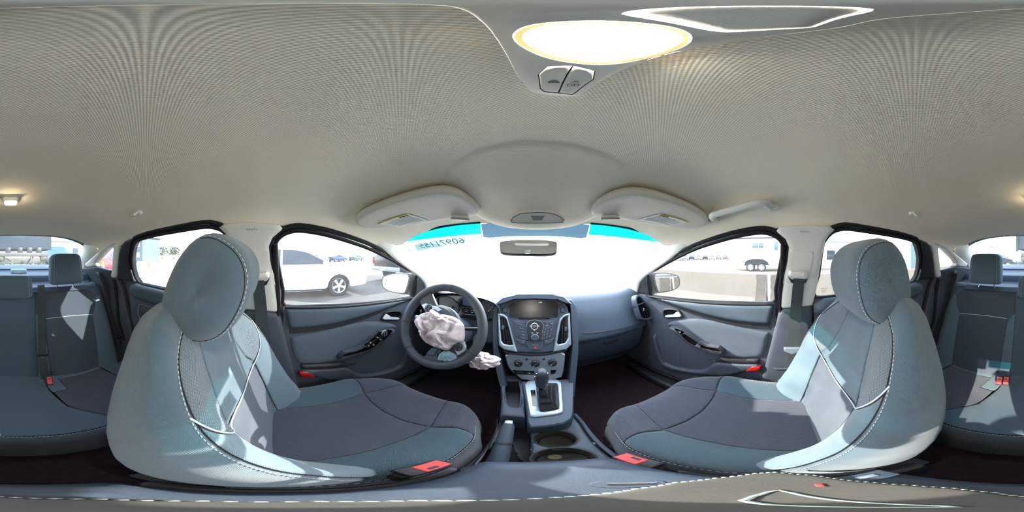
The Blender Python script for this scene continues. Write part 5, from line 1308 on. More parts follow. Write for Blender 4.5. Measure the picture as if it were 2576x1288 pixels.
MB().box((.0, .20, .36), (.19, .62, .12), None, .02).build('console_base', M_DASH, con)
coin = onz(1396, 1149, DZ-.0585)
tag(MB().lathe([(.0118, 0), (.0121, .0006), (.0121, .0016), (.0115, .002), (.0105, .0016), (0, .0017)], (coin.x, coin.y, DZ-.0625), (0, 0, 1), 32).build('coin', mat('coin_nickel', '#c9c3a8', .35, .7, bump=('noise', 300, .5))), 'pale coin lying in the rear cup holder', 'coin')
hb = thing('handbrake', (-.07, .2, .44), 'grey handbrake lever with a white button in the slot beside the driver seat', 'handbrake')
t = onz(1279, 1066, .575); u = onz(1264, 1122, .535)
MB().tube([t, t.lerp(u, .15), t.lerp(u, .6), u, Vector((-.066, .16, .48))], [.0135, .016, .0165, .017, .016], 14, up=(0, 0, 1)).build('grip', M_DASH, hb, 60)
MB().tube([t-(u-t).normalized()*.014, t+(u-t).normalized()*.004], [.009, .0105], 12).build('release_button', M_MARK, hb)
MB().tube([u+(t-u)*.14+Vector((0, 0, 0)), u+(t-u)*.06], .0185, 14).build('grip_ring', M_BLK, hb)
rows = []
for q in np.linspace(0, 1, 10):
    c = u.lerp(Vector((-.064, .20, .445)), q)
    rows.append([c+Vector(((.018+.020*q+.003*math.sin(q*20+3*a))*math.cos(a), (.018+.035*q)*math.sin(a)*.8, .012*math.sin(a)*(1-q)-.01*q)) for a in np.linspace(0, 2*PI, 25)[:-1]])
MB().grid(rows, cu=True).build('gaiter', M_GATOR, hb, 60)
# armrest box with its padded lid
arm = thing('armrest', (0, .03, .40), 'padded grey armrest box between the front seats', 'armrest')
ao = [(-.070, .185), (.058, .185), (.074, .172), (.086, .12), (.092, .05), (.092, -.06), (.086, -.10), (-.086, -.10), (-.092, -.06), (-.094, .05), (-.088, .12), (-.083, .17)]
AP = lambda u, v, h=0.0: Vector((u, v, .592+h))
m = MB(); A = chaikin(ao, 2); prof = [(0.0, .0), (.0, .022), (.003, .034), (.009, .046), (.018, .0535), (.03, .057)]
rows = []
for ins, h in prof: rows.append([AP(u*(1-ins/.1), v*1+(.04-v)*ins/.14, h) for u, v in A])
m.grid(rows, cu=True)
lid = m.build('lid', M_DASH, arm, 60)
patch('lid_top', [(u*(1-.03/.1), v+(.04-v)*.03/.14) for u, v in A], lambda u, v, o: AP(u, v, .057+o), M_DASH, lid, sp=.02, h=.002, gw=.02)
MB().prism([(u*.97, v*.985) for u, v in A], lambda u, v, h: Vector((u, v, .40+h)), 0, .19).build('box', M_DASH, arm)
MB().tube([AP(u*1.002, v, -.001) for u, v in A], .002, 6, True).build('lid_gap', M_BLK, arm)
q = onz(1560, 1218, .65); F = frame((q.x+.004, q.y-.002, .648), (.9, -.35, 0), (.35, .9, 0))
lt = MB().prism(chaikin([(-.024, -.014), (.024, -.014), (.026, .012), (-.022, .016)], 2), F, 0, .004, .002).build('latch_plate', M_DASH, lid)
MB().prism([(-.012, -.004), (.016, -.007), (.016, -.002), (-.012, .003)], F, .0035, .0046).build('latch_slot', M_BLK, lt)
MB().tube([F(-.012, .004, .0045), F(.018, -.001, .0045)], .0012, 6).build('latch_lip', M_SILV, lt)
q = onz(2183, 1201, .63)
q = onz(2183, 1200, .648); l2 = MB().box((q.x, q.y, .646), (.026, .052, .008), Matrix.Rotation(.25, 3, 'Z'), .0035).build('rear_latch', M_DASH, arm)
MB().box((q.x+.001, q.y, .6505), (.008, .020, .003), Matrix.Rotation(.25, 3, 'Z'), .001).build('latch_loop', M_SILV, l2)
# flat pad with a beaded rim lying on the lid
PADZ = .6525
pe = [(q.x, q.y) for q in (onz(a, b, PADZ) for a, b in [(1288, 1258), (1400, 1252), (1500, 1245), (1600, 1231), (1700, 1215), (1800, 1204), (1900, 1192), (1950, 1189), (2050, 1197), (2200, 1215), (2300, 1222), (2400, 1229), (2500, 1240), (2570, 1250), (250, 1256), (500, 1261), (800, 1262), (1050, 1260)])]
pad = slab('cloth_pad', pe, lambda u, v, o: Vector((u, v, PADZ+o)), mat('pad_cloth', '#43413c', .8, bump=('noise', 300, .05), var=(25, .12, 0)), None, t=.008, r=.004, sp=.01)
tag(pad, 'thin brown pad with a pale beaded rim lying on the armrest lid', 'pad')
m = MB(); per = resample(pe, .0062)
for u, v in per: m.lathe([(.0008, -.0026), (.0026, 0), (.0008, .0026)], (u, v, PADZ+.004), (0, 0, 1), 8)
tag(m.build('beaded_rim', mat('pale_bead', '#b5bfb4', .6), pad), kind='stuff')
tri = [(q.x, q.y) for q in (onz(a, b, PADZ+.008) for a, b in [(1870, 1259), (1960, 1233), (2150, 1262), (2400, 1275)])]
F2 = lambda u, v, o=0.0: Vector((u, v, PADZ+.0085+o))
piping('pale_triangle', tri, F2, .0016, mat('pale_bead', '#b5bfb4', .6), pad, n=3, closed=True)
MB().box(tuple(onz(2062, 1221, PADZ+.009)), (.010, .005, .002), None, .0008).build('red_tag', M_RED, pad)
# torn grey strip standing up beside the driver seat
ts_ = [onz(a, b, z) for a, b, z in [(1250, 1050, .56), (1246, 1078, .55), (1236, 1100, .545), (1222, 1128, .545), (1205, 1150, .55), (1190, 1166, .555)]]
rows = [[p+Vector((0, 0, h)) for p in crom(ts_, 5)] for h in (.0, -.03, -.09)]
m = MB().grid(rows).grid([[p+Vector((.0018, .001, 0)) for p in r] for r in rows])
tag(m.build('torn_strip', mat('grey_film', '#7d7a7c', .7, bump=('noise', 60, .8))), 'torn grey plastic strip standing up between driver seat and handbrake', 'plastic strip')
# ---------------------------------------------------------------- rear bench, parcel shelf, rear belts
rs = thing('rear_bench', (0, -.65, .27), 'grey cloth rear bench with three headrests across the back of the cabin', 'car seat')
RBo = Vector((0, -.87, .415)); RV = Vector((0, -.425, .905)).normalized(); RN = Vector((0, .905, .425)).normalized()
def rb(u, v):
    a = abs(u)
    w = .018*math.exp(-((a-.0)/.13)**2)+.045*sm(.50, .60, a)-.03*sm(.60, .66, a)+.012*sm(.15, .2, a)*math.sin(min(1, max(0, v/.6))*PI)
    vv = v; back = 0
    if v > .60:                                        # rolls over the top onto the ledge
        t = min(1, (v-.60)/.06); w -= .035*(1-math.cos(t*PI/2)); vv = .60+.035*math.sin(t*PI/2); back = max(0, v-.66)
        w -= back
    return RBo+Vector((u, 0, 0))+RV*vv+RN*w
def RBP(u, v, o=0.0): return rb(u, v)+RN*o+(RV*o*.6 if v > .6 else Vector())
two = lambda s, q: q if s > 0 else [(-u, v) for u, v in reversed(q)]
patch('backrest_centre', [(-.14, -.03), (.14, -.03), (.14, .43), (.15, .60), (-.15, .60), (-.14, .43)], RBP, M_LIGHT, rs, sp=.03, h=.004, gw=.008, base=-.004)
for s in (-1, 1):
    patch('backrest_wedge', two(s, [(.143, -.03), (.205, -.03), (.20, .20), (.19, .36), (.155, .425), (.143, .43)]), RBP, M_PALE, rs, sp=.03, h=.004, gw=.006, base=-.004)
    patch('backrest_insert', two(s, [(.208, -.03), (.50, -.03), (.515, .1), (.525, .25), (.53, .385), (.36, .398), (.194, .392), (.194, .36), (.203, .20)]), RBP, M_PLAIN, rs, sp=.03, h=.005, gw=.010, base=-.005)
    patch('backrest_shoulder', two(s, [(.193, .397), (.36, .402), (.531, .389), (.56, .45), (.572, .52), (.55, .58), (.535, .60), (.153, .60), (.143, .44), (.158, .43)]), RBP, M_PLAIN, rs, sp=.03, h=.004, gw=.008, base=-.004)
    patch('backrest_bolster', two(s, [(.503, -.03), (.64, -.03), (.64, .40), (.60, .52), (.575, .515), (.562, .45), (.533, .385), (.528, .25), (.518, .1)]), RBP, M_PALE, rs, sp=.03, h=.005, gw=.010, base=-.005)
    piping('piping', two(s, [(.194, .394), (.28, .398), (.36, .400), (.45, .396), (.531, .387)]), RBP, .0018, M_PIPE, rs, .0005)
    patch('backrest_top', two(s, [(.0, .603), (.15, .603), (.535, .603), (.60, .58), (.60, .76), (.0, .76)]), RBP, M_LIGHT, rs, sp=.03, h=.003, gw=.006, base=-.003)
    stitches('top_stitching', two(s, [(.16, .598), (.35, .598), (.53, .596)]), RBP, M_STITCH, rs, .002, .006, .004, .0007)
    MB().lathe([(.030, 0), (.030, .004), (.024, .006), (0, .006)], rb(s*.515, .70)+RN*.0, (0, -.1, 1), 24).build('release_cap', M_BLK, rs)
    MB().box(rb(s*.515, .70)+Vector((0, 0, .012)), (.035, .014, .010), None, .004).build('release_lever', M_SILV, rs)
patch('backrest_base', [(-.64, -.03), (.64, -.03), (.64, .60), (-.64, .60)], RBP, M_LIGHT, rs, sp=.04, base=-.007)
# cushion
def rc(u, v):                                          # v forward from the crease
    a = abs(u); w = .020*math.exp(-(a/.12)**2)+.012*sm(.48, .62, a)-.012*math.exp(-((a-.35)/.12)**2)
    y = min(v, .50); z = .06*min(v, .5)/.5
    if v > .46:
        t = min(1, (v-.46)/.10); y = .46+.055*math.sin(t*PI/2); z -= .055*(1-math.cos(t*PI/2))
        if v > .56: z -= v-.56
    y += .015*math.cos(u*PI/.62)-.10*max(0, (a-.45)/.2)**2
    return Vector((u, -.86+y, .405+w+z))
nrc = normalP(rc); sgc = 1 if (nrc(0, .2, .01)-rc(0, .2)).z > 0 else -1
RCP = lambda u, v, o=0.0: nrc(u, v, sgc*o)
cmid = [(-.16, -.03), (.16, -.03), (.165, .14), (.20, .30), (.29, .42), (.30, .485), (-.30, .485), (-.29, .42), (-.20, .30), (-.165, .14)]
patch('cushion_centre', cmid, RCP, M_LIGHT, rs, sp=.03, h=.004, gw=.008, base=-.004)
for s in (-1, 1):
    patch('cushion_wedge', two(s, [(.163, -.03), (.225, -.03), (.24, .06), (.25, .15), (.18, .165), (.167, .13)]), RCP, M_PALE, rs, sp=.03, h=.004, gw=.006, base=-.003)
    patch('cushion_insert', two(s, [(.228, .03), (.50, .03), (.52, .2), (.52, .44), (.42, .47), (.304, .483), (.293, .42), (.205, .30), (.184, .168), (.253, .152), (.243, .06)]), RCP, M_DARK, rs, sp=.03, h=.004, gw=.008, base=-.004)
    patch('cushion_back_strip', two(s, [(.228, -.03), (.50, -.03), (.50, .027), (.228, .027)]), RCP, M_PALE, rs, sp=.03, h=.003, gw=.006, base=-.003)
    patch('cushion_bolster', two(s, [(.503, -.03), (.66, -.03), (.66, .47), (.523, .46), (.523, .2)]), RCP, M_LIGHT, rs, sp=.03, h=.004, gw=.008, base=-.004)
    piping('cushion_seam', two(s, [(.165, .02), (.167, .13), (.205, .30), (.29, .42), (.302, .48)]), RCP, .0015, M_SEAL, rs, -.001)
nose = [(-.66, .49), (-.3, .489), (.3, .489), (.66, .49), (.66, .72), (-.66, .72)]
patch('cushion_nose', nose, RCP, M_PLAIN, rs, sp=.035, h=.003, gw=.006, base=-.003)
stitches('cushion_stitching', [(u, .492) for u in np.linspace(-.60, .60, 15)], RCP, M_STITCH, rs, .0015, .006, .004, .0007)
MB().box((0, -.62, .30), (1.2, .40, .14), None, .02).build('cushion_base', M_CARPET, rs)
# headrests
def pillow(c, w, h, d, top=.90, lean=.35, name='headrest'):
    F = frame(c, (1, 0, 0), (0, -lean*.5, 1)); m = MB(); rows = []
    for t in np.linspace(-1, 1, 25):
        tt = math.sin(t*PI/2); k = max(1e-3, (1-abs(tt)**7))**(1/7)
        row = []
        for a in np.linspace(0, 2*PI, 49)[:-1]:
            e = 4.5; ca, sa = math.cos(a), math.sin(a); r = (abs(ca)**e+abs(sa)**e)**(-1/e)
            ws = w*(1-(1-top)*(tt*.5+.5))
            row.append(F(ca*r*ws*k, tt*h, sa*r*d*(k**.6)))
        rows.append(row)
    m.grid(rows, cu=True, uv=[(p[0]*2*PI/48*w*1.3, q*h/12) for q in range(25) for p in [(i,) for i in range(48)]])
    m.f += [tuple(range(47, -1, -1)), tuple(range(len(m.v)-48, len(m.v)))]
    o = m.build(name, M_LIGHT, rs, 70)
    sgn = 1 if F.z.y > 0 else -1
    for s in (-1, 1):
        pts = [F(s*w*.80*(1-(1-top)*(t*.5+.5)), t*h*.93, sgn*(d*1.002+.0004)) for t in np.linspace(-1, 1, 14)]
        m = MB()
        for a, b in zip(pts, pts[1:]):
            for q in (.0, .5): m.tube([a.lerp(b, q), a.lerp(b, q+.3)], .0006, 4)
        tag(m.build('headrest_stitching', M_STITCH, o), kind='stuff')
    return o
for s in (-1, 1):
    pillow((s*.366, -1.115, 1.104), .125, .108, .055)
    for t in (-1, 1): MB().tube([(s*.366+t*.06, -1.13, 1.01), (s*.366+t*.06, -1.12, .96)], .006, 8).build('headrest_post', M_CHROME, rs)
pillow((.0, -1.045, 1.0), .125, .072, .050, top=.94)
# buckles in the crease
for px, py, nm in ((124, 957, 'single'), (2515, 957, 'a'), (2532, 957, 'b')):
    q = hit(px, py, lambda p: p.z-.465)
    q = CAM+(q-CAM)*.985
    b = MB().box(q, (.030, .024, .060), Matrix.Rotation(.5, 3, 'X'), .005); k = b.build('belt_buckle', M_BLK, rs)
    F = frame(q, (1, 0, 0), (0, -.5, .88))
    if F.z.y < 0: F = frame(q, (-1, 0, 0), (0, -.5, .88))
    MB().prism([(-.012, -.022), (.012, -.022), (.012, .026), (-.012, .026)], F, .010, .0155, .002).build('release_button', M_RED, k)
    MB().prism([(-.006, .008), (.006, .008), (.006, .014), (-.006, .014)], F, .0152, .0158).build('button_recess', M_BLK, k)

# parcel shelf with the high brake lamp
prof = [(-1.10, .95), (-1.125, .978), (-1.17, .985), (-1.25, .988), (-1.268, .995), (-1.275, 1.03), (-1.285, 1.043), (-1.31, 1.05), (-1.44, 1.062), (-1.452, 1.067), (-1.47, 1.085), (-1.50, 1.092), (-1.64, 1.112)]
sh = tag(MB().grid([[Vector((x, y-.05*(abs(x)/.62)**3*0, z)) for x in np.linspace(-.62, .62, 20)] for y, z in prof]).build('parcel_shelf', M_DASH, None, 30), 'dark parcel shelf under the rear window', 'shelf')
MB().tube([(-.6, -1.462, 1.080), (.6, -1.462, 1.080)], .003, 6).build('shelf_seam', M_BLK, sh)
q = hit(47, 686, lambda p: p.z-1.07)
bl = thing('brake_lamp', q, 'pale high-level brake lamp housing on the parcel shelf', 'lamp')
MB().box((q.x, q.y, 1.080), (.125, .05, .040), None, .012, 3).build('housing', mat('pale_lamp_housing', '#8fb4c4', .4), bl)
MB().box((q.x, q.y+.022, 1.072), (.055, .012, .020), None, .004).build('front_tab', M_SILV, bl)
# rear belts
def strap(name, par, path, wdir, w=.047):
    m = MB(); rows = []; pth = crom(path, 6)
    for p in pth: rows.append([p+Vector(wdir)*(w*(s-.5)) for s in np.linspace(0, 1, 5)])
    uv = [(s*.047, k*.02) for k in range(len(pth)) for s in np.linspace(0, 1, 5)]
    m.grid(rows, uv=uv).grid([[v+Vector((0, -.0012, -.0012)) for v in r] for r in rows], uv=uv); return m.build(name, M_BELT, par)
def rpx(px, py, o=.012):                               # where a pixel meets the rear backrest
    return hit(px, py, lambda p: (p-RBo).dot(RN)-.02-o)
cb = thing('seat_belt', rpx(106, 880), 'dark centre rear seat belt coming over the top of the rear backrest', 'seat belt')
top = rb(-.195, .66)
strap('strap', cb, [top+Vector((0, -.07, .004)), top+Vector((0, 0, .004)), rpx(104, 722), rpx(105, 800), rpx(106, 885, .02), rpx(110, 930, .03), rpx(118, 962, .01)], (1, .05, 0))
q = rpx(107, 893, .024); t = MB().box(q, (.062, .008, .022), Matrix.Rotation(-.44, 3, 'X'), .003).build('belt_tongue', M_BLK, cb)
MB().box(q+Vector((0, .006, -.028)), (.022, .004, .036), Matrix.Rotation(-.44, 3, 'X'), .001).build('tongue_plate', M_CHROME, t)
MB().box(rb(-.17, .675)+Vector((0, .01, .002)), (.115, .06, .012), Matrix.Rotation(-.1, 3, 'X'), .004).build('belt_slot', M_BLK, cb)
ob = thing('seat_belt', rpx(290, 830), 'dark outer rear seat belt on the driver side below the quarter pane', 'seat belt')
P = sideP(-1, .02); a = [(p.x, p.y, p.z) for p in (hit(x, y, lambda p: abs(p.x)-HW(p.y, p.z)+.03) for x, y in ((250, 690), (258, 700), (270, 730), (281, 770)))]
strap('strap', ob, [Vector(a[0]), Vector(a[1]), Vector(a[2]), rpx(281, 770, .04), rpx(292, 830, .05), rpx(300, 862, .05), rpx(303, 920, .03)], (1, .25, -.05))
q = rpx(298, 850, .055); t = MB().box(q, (.060, .010, .022), Matrix.Rotation(-.44, 3, 'X'), .003).build('belt_tongue', M_BLK, ob)
MB().box(q+Vector((0, .006, -.028)), (.022, .004, .036), Matrix.Rotation(-.44, 3, 'X'), .001).build('tongue_plate', M_CHROME, t)
pb = thing('seat_belt', rpx(2340, 840), 'dark outer rear seat belt on the passenger side below the quarter pane', 'seat belt')
a = [hit(x, y, lambda p: abs(p.x)-HW(p.y, p.z)+.03) for x, y in ((2402, 688), (2400, 700), (2390, 725))]
strap('strap', pb, a+[rpx(2372, 770, .03), rpx(2350, 840, .04), rpx(2338, 880, .03)], (-1, .25, -.05))
q = rpx(2344, 846, .05); t = MB().box(q, (.060, .010, .022), Matrix.Rotation(-.44, 3, 'X'), .003).build('belt_tongue', M_BLK, pb)
MB().box(q+Vector((0, .006, -.028)), (.022, .004, .036), Matrix.Rotation(-.44, 3, 'X'), .001).build('tongue_plate', M_CHROME, t)
for sg, w, c in ((-1, wall_left, (248, 688)), (1, wall_right, (2402, 685))):
    q = hit(*c, lambda p: abs(p.x)-HW(p.y, p.z)+.012)
    MB().box(q, (.03, .085, .030), Matrix.Rotation(sg*.25, 3, 'Z'), .008).build('belt_outlet', M_BLK, w)
# ---------------------------------------------------------------- outside: yard, vehicles, trailer, barriers, buildings
gmat = mat('gravel', '#8f8474', 1.0, spec=.1, bump=('noise', 40, .8), var=(1.2, .18, 0))
tag(MB().grid([[Vector((x, y, 0)) for x in np.linspace(-160, 160, 9)] for y in np.linspace(-160, 160, 9)]).build('ground', gmat), 'pale gravel and dirt yard', kind='structure')
tag(patch('asphalt_path', [(-4.6, -.2), (-3.9, 1.2), (-3.3, 2.9), (-3.6, 5), (-4.6, 8), (-8, 8), (-9, 3), (-6, -.3)], lambda u, v, o: Vector((u, v, .004)), mat('dark_gravel', '#57534e', 1, bump=('noise', 30, .9), var=(3, .3, 0)), sp=1.0), 'dark gravel strip beside the white saloon', kind='structure')
# own bonnet
tag(MB().grid([[Vector((x, y, .95-.10*(y-1.3)-.06*(x/.8)**2-.22*max(0, y-2.0)**2)) for x in np.linspace(-.82, .82, 14)] for y in np.linspace(1.24, 2.3, 10)]).build('bonnet', M_PAINT), 'silver bonnet of this car ahead of the windscreen', kind='structure')
M_WCAR = mat('white_paint', '#d9dcde', .25, coat=.5); M_DCAR = mat('black_paint', '#23262b', .25, coat=.5); M_BCAR = mat('navy_paint', '#27406b', .25, coat=.5)
M_TYRE = mat('tyre_rubber', '#2a2b2d', .85); M_RIM = mat('alloy', '#c9ced3', .35, .6); M_CGL = mat('car_glass', '#27343f', .08, spec=.6)
M_LAMP = mat('tail_lamp', '#b3151b', .25); M_GREYP = mat('grey_paint', '#8d949b', .3, coat=.4); M_REDP = mat('red_paint', '#a02128', .3, coat=.4)
def wheel_obj(par, c, r, side, spokes=5, w=.21):
    """A tyre with its spoked rim; the axle runs along X, SIDE is the outside."""
    t = MB().lathe([(r*.68, -w/2), (r*.93, -w/2), (r, -w*.36), (r, w*.36), (r*.93, w/2), (r*.68, w/2)], c, (1, 0, 0), 40, cap=False)
    ty = t.build('wheel', M_TYRE, par)
    m = MB().lathe([(r*.69, side*w*.44), (r*.66, side*w*.52), (r*.62, side*w*.46), (r*.60, side*w*.2)], c, (1, 0, 0), 40, cap=False)
    m.lathe([(r*.17, side*w*.30), (r*.16, side*w*.46), (r*.07, side*w*.48), (0, side*w*.48)], c, (1, 0, 0), 20, cap=False)
    for k in range(spokes):
        a = 2*PI*k/spokes-PI/2; d = Vector((0, math.cos(a), math.sin(a))); e = Vector((0, -d.z, d.y)); x = Vector((side, 0, 0)); o = Vector(c)
        q = [(o+d*r*.10+e*s*r*.095+x*w*h) for s in (-1, 1) for h in (.30, .45)]+[(o+d*r*.64+e*s*r*.135+x*w*h) for s in (-1, 1) for h in (.30, .47)]
        m.add(q, [(0, 1, 5, 4), (2, 6, 7, 3), (1, 3, 7, 5), (0, 4, 6, 2), (4, 5, 7, 6)])
    m.build('rim', M_RIM, ty)
    MB().lathe([(r*.60, side*w*.12), (0, side*w*.12)], c, (1, 0, 0), 24, cap=False).build('brake_disc', mat('brake_disc', '#57595c', .5, .5), ty)
    return ty
def car_body(par, prof, width, mat_, belt, roofz_, tuck=.16, name='body'):
    """Body from its side outline (y,z): flat-ish flanks that tuck in above the belt line."""
    prof = [tuple(p) for p in prof]; y0 = min(p[0] for p in prof); y1 = max(p[0] for p in prof); m = MB(); rows = []
    ym = (y0+y1)/2
    for y, z in prof:
        t = max(0, (z-belt)/(roofz_-belt)); hw = width/2*(1-.10*(abs(y-ym)/((y1-y0)/2))**4)-tuck*t-.03*max(0, (.45-z)/.3)
        rows.append([Vector((-hw, y, z)), Vector((-hw*.97, y, z+.012)), Vector((-hw*.5, y, z+.03)), Vector((0, y, z+.035)), Vector((hw*.5, y, z+.03)), Vector((hw*.97, y, z+.012)), Vector((hw, y, z))])
    m.grid(rows, cv=True)
    for s in (-1, 1):                                  # flanks
        q = [(y, z) for y, z in prof]
        def FP(y, z, o=0.0):
            t = max(0, (z-belt)/(roofz_-belt)); hw = width/2*(1-.10*(abs(y-ym)/((y1-y0)/2))**4)-tuck*t-.03*max(0, (.45-z)/.3)
            return Vector((s*(hw+.02*math.sin(max(0, min(1, (z-.25)/.7))*PI)*0+o), y, z))
        b = patch('x', q, FP, None, sp=.22, build=False); m.add(*b)
    WL['__tmp'] = (0, 0, 0)
    return m, (lambda s: (lambda y, z, o=0.0: Vector((s*((width/2*(1-.10*(abs(y-ym)/((y1-y0)/2))**4)-tuck*max(0, (z-belt)/(roofz_-belt))-.03*max(0, (.45-z)/.3))+o), y, z))))
def place(root, loc, rz):
    root.location = loc; root.rotation_euler = (0, 0, rz)
def sedan(label, loc, rz, paint, group=None, detail=True, name='car'):
    """Front of the car points along +Y."""
    t = thing(name, (0, 0, 0), label, 'car', group)
    prof = [(2.28, .30), (2.30, .50), (2.22, .68), (2.0, .80), (1.35, .93), (1.05, .97), (.35, 1.34), (.0, 1.42), (-.6, 1.44), (-1.0, 1.39), (-1.65, 1.10), (-2.15, 1.04), (-2.27, .95), (-2.28, .50), (-2.2, .30), (-1.77, .28)]
    prof += [(-1.72+.36*math.cos(a), .31+.36*math.sin(a)) for a in np.linspace(PI, 0, 9)]+[(-1.0, .22), (.8, .22)]+[(1.32+.36*math.cos(a)-.0, .31+.36*math.sin(a)) for a in np.linspace(PI, 0, 9)]+[(1.75, .27)]
    m, FP = car_body(t, prof, 1.78, paint, .95, 1.44)
    m.build('body', paint, t, 30)
    for s in (-1, 1):
        for nm, q in (('front_window', [(.98, .985), (.90, 1.05), (.42, 1.29), (.10, 1.36), (-.28, 1.375), (-.30, .965)]), ('rear_window', [(-.36, .965), (-.34, 1.375), (-.72, 1.37), (-1.0, 1.30), (-1.30, 1.08), (-1.28, .99)])):
            patch(nm, q, lambda y, z, o, s=s: FP(s)(y, z, o+.006), M_CGL, t, sp=.2)
        for y in (1.32, -1.72): wheel_obj(t, (s*.76, y, .325), .325, s, 5)
        if detail:
            MB().box(FP(s)(.86, 1.0, .10), (.20, .10, .14), None, .05, 3).build('door_mirror', paint, t)
            MB().box(FP(s)(-.15, .86, .015), (.03, .18, .03), None, .01).build('door_handle', paint, t)
            patch('head_lamp', [(2.16, .60), (2.20, .66), (2.05, .755), (1.80, .80), (1.86, .70)], lambda y, z, o, s=s: FP(s)(y, z, o+.01), mat('lamp_glass', '#c9d3d8', .1), t, sp=.1)
            patch('sill_trim', [(-1.3, .23), (.92, .23), (.92, .27), (-1.3, .27)], lambda y, z, o, s=s: FP(s)(y, z, o+.006), M_BLK, t, sp=.3)
            MB().tube([FP(s)(-.33, .96, .004), FP(s)(-.36, .6, .004), FP(s)(-.33, .30, .004)], .004, 4).build('door_gap', M_BLK, t)
    patch('windscreen', [(-.66, .99), (.66, .99), (.55, .42), (-.55, .42)], lambda x, y, o: Vector((x, y, .97+(1.05-y)*.53+.045)), M_CGL, t, sp=.2)
    patch('rear_screen', [(-.62, -1.62), (.62, -1.62), (.55, -1.05), (-.55, -1.05)], lambda x, y, o: Vector((x, y, 1.39-(-1.0-y)*.446+.04)), M_CGL, t, sp=.2)
    for s in (-1, 1): MB().box((s*.62, -2.25, .85), (.34, .08, .16), None, .03).build('tail_lamp', M_LAMP, t)
    MB().box((0, 2.27, .42), (.9, .05, .16), None, .02).build('grille', M_BLK, t)
    place(t, loc, rz); return t
def pickup(label, loc, rz, paint, name='pickup_truck'):
    t = thing(name, (0, 0, 0), label, 'truck')
    prof = [(2.75, .55), (2.78, .80), (2.70, 1.05), (1.7, 1.14), (1.45, 1.18), (.75, 1.80), (.4, 1.87), (-.45, 1.87), (-.62, 1.80), (-.70, 1.25), (-2.70, 1.25), (-2.74, .65), (-2.4, .55)]
    prof += [(-1.75+.46*math.cos(a), .42+.46*math.sin(a)) for a in np.linspace(PI, 0, 9)]+[(-1.1, .45), (1.2, .45)]+[(1.8+.46*math.cos(a), .42+.46*math.sin(a)) for a in np.linspace(PI, 0, 9)]
    m, FP = car_body(t, prof, 1.98, paint, 1.2, 1.88, .12); m.build('body', paint, t, 30)
    for s in (-1, 1):
        patch('side_window', [(1.30, 1.24), (.72, 1.72), (.35, 1.78), (-.45, 1.78), (-.55, 1.24)], lambda y, z, o, s=s: FP(s)(y, z, o+.008), M_CGL, t, sp=.3)
        for y in (1.8, -1.75): wheel_obj(t, (s*.86, y, .40), .40, s, 6, .27)
        MB().box((s*.90, -2.74, 1.0), (.14, .08, .34), None, .02).build('tail_lamp', M_LAMP, t)
        MB().box(FP(s)(1.0, 1.25, .16), (.26, .12, .24), None, .05).build('door_mirror', M_BLK, t)
    tg = MB().box((0, -2.75, .98), (1.62, .06, .52), None, .02).build('tailgate', paint, t)
    MB().box((0, -2.79, 1.08), (.20, .02, .08), None, .008, 3).build('oval_badge', mat('badge_blue', '#3c5c86', .3), tg)
    MB().box((0, -2.80, .62), (1.9, .16, .20), None, .04).build('bumper', M_GREYP, t)
    MB().box((0, -2.89, .62), (.32, .015, .14)).build('number_plate', M_PAPER, t)
    MB().box((0, -.66, 1.55), (1.3, .02, .34)).build('rear_screen', M_CGL, t)
    place(t, loc, rz); return t
# driver's side
sedan('white saloon with five-spoke alloy wheel parked beside the driver window', (-5.25, .55, 0), 0, M_WCAR)
pickup('dark pickup truck seen from behind, beyond the driver door mirror', (-5.75, 7.45, 0), 0, M_DCAR)
def at_az(px, d, z=0.0):
    r = ray(px, 644); return Vector((CAM.x+r.x*d, CAM.y+r.y*d, z))
far = [(788, 27, M_GREYP, 'grey car far behind the white saloon bonnet'), (850, 34, M_BCAR, 'dark blue car in the far row, left of its green neighbour'), (897, 41, mat('green_paint', '#4f6d68', .3), 'green car in the far row between the blue car and the pickup')]
for px, d, p_, lab in far: sedan(lab, at_az(px, d), .5 if px > 800 else 1.4, p_, 'cars in the far row', False)
c_ = at_az(822, 19); pn = thing('oil_drum', c_, 'dark upright drum far behind the white saloon bonnet', 'drum')
MB().lathe([(.28, 0), (.30, .02), (.29, .3), (.305, .32), (.29, .34), (.29, .62), (.305, .64), (.29, .66), (.30, .9), (.28, .92), (0, .92)], c_, (0, 0, 1), 20).build('drum_body', M_GREYP, pn)
# passenger side: trailer, barriers, far cars
tl = thing('trailer', (12.6, 3.0, 0), 'white box trailer on two axles beyond the passenger window', 'trailer')
tw = mat('trailer_white', '#c3c8c8', .45)
MB().box((13.6, 1.35, 1.62), (2.3, 6.0, 2.1), None, .06).build('trailer_body', tw, tl)
MB().box((13.6, 1.35, 2.70), (2.36, 6.1, .10), None, .04).build('roof', mat('trailer_roof', '#d6c9cb', .5), tl)
MB().box((12.43, 1.35, 2.60), (.03, 6.0, .06)).build('roof_rail', M_BLK, tl)
fr = MB().prism([(1.62, .95), (1.62, .45), (2.0, .42), (4.15, .42), (4.30, .55), (4.30, 1.5), (4.0, 1.7)], lambda y, z, h: Vector((12.45+h, y, z)), 0, 2.3).build('trailer_nose', tw, tl)
for y in (2.66, 1.80): wheel_obj(tl, (12.38, y, .34), .34, -1, 8, .2)
MB().prism([(3.20, .45), (3.12, .72), (2.85, .90), (2.5, .95), (2.0, .95), (1.65, .92), (1.35, .75), (1.24, .5)], lambda y, z, h: Vector((12.50-h, y, z)), -.1, .06).build('wheel_arch', M_BLK, tl)
for y in (2.66, 1.80): MB().lathe([(.09, 0), (.08, .02), (0, .02)], (12.29, y, .34), (-1, 0, 0), 20).build('hub_cap', tw, tl)
wq = MB().box((12.43, 2.12, 2.02), (.04, .85, .36), None, .01).build('side_window', mat('trailer_glass', '#5c7480', .2), tl)
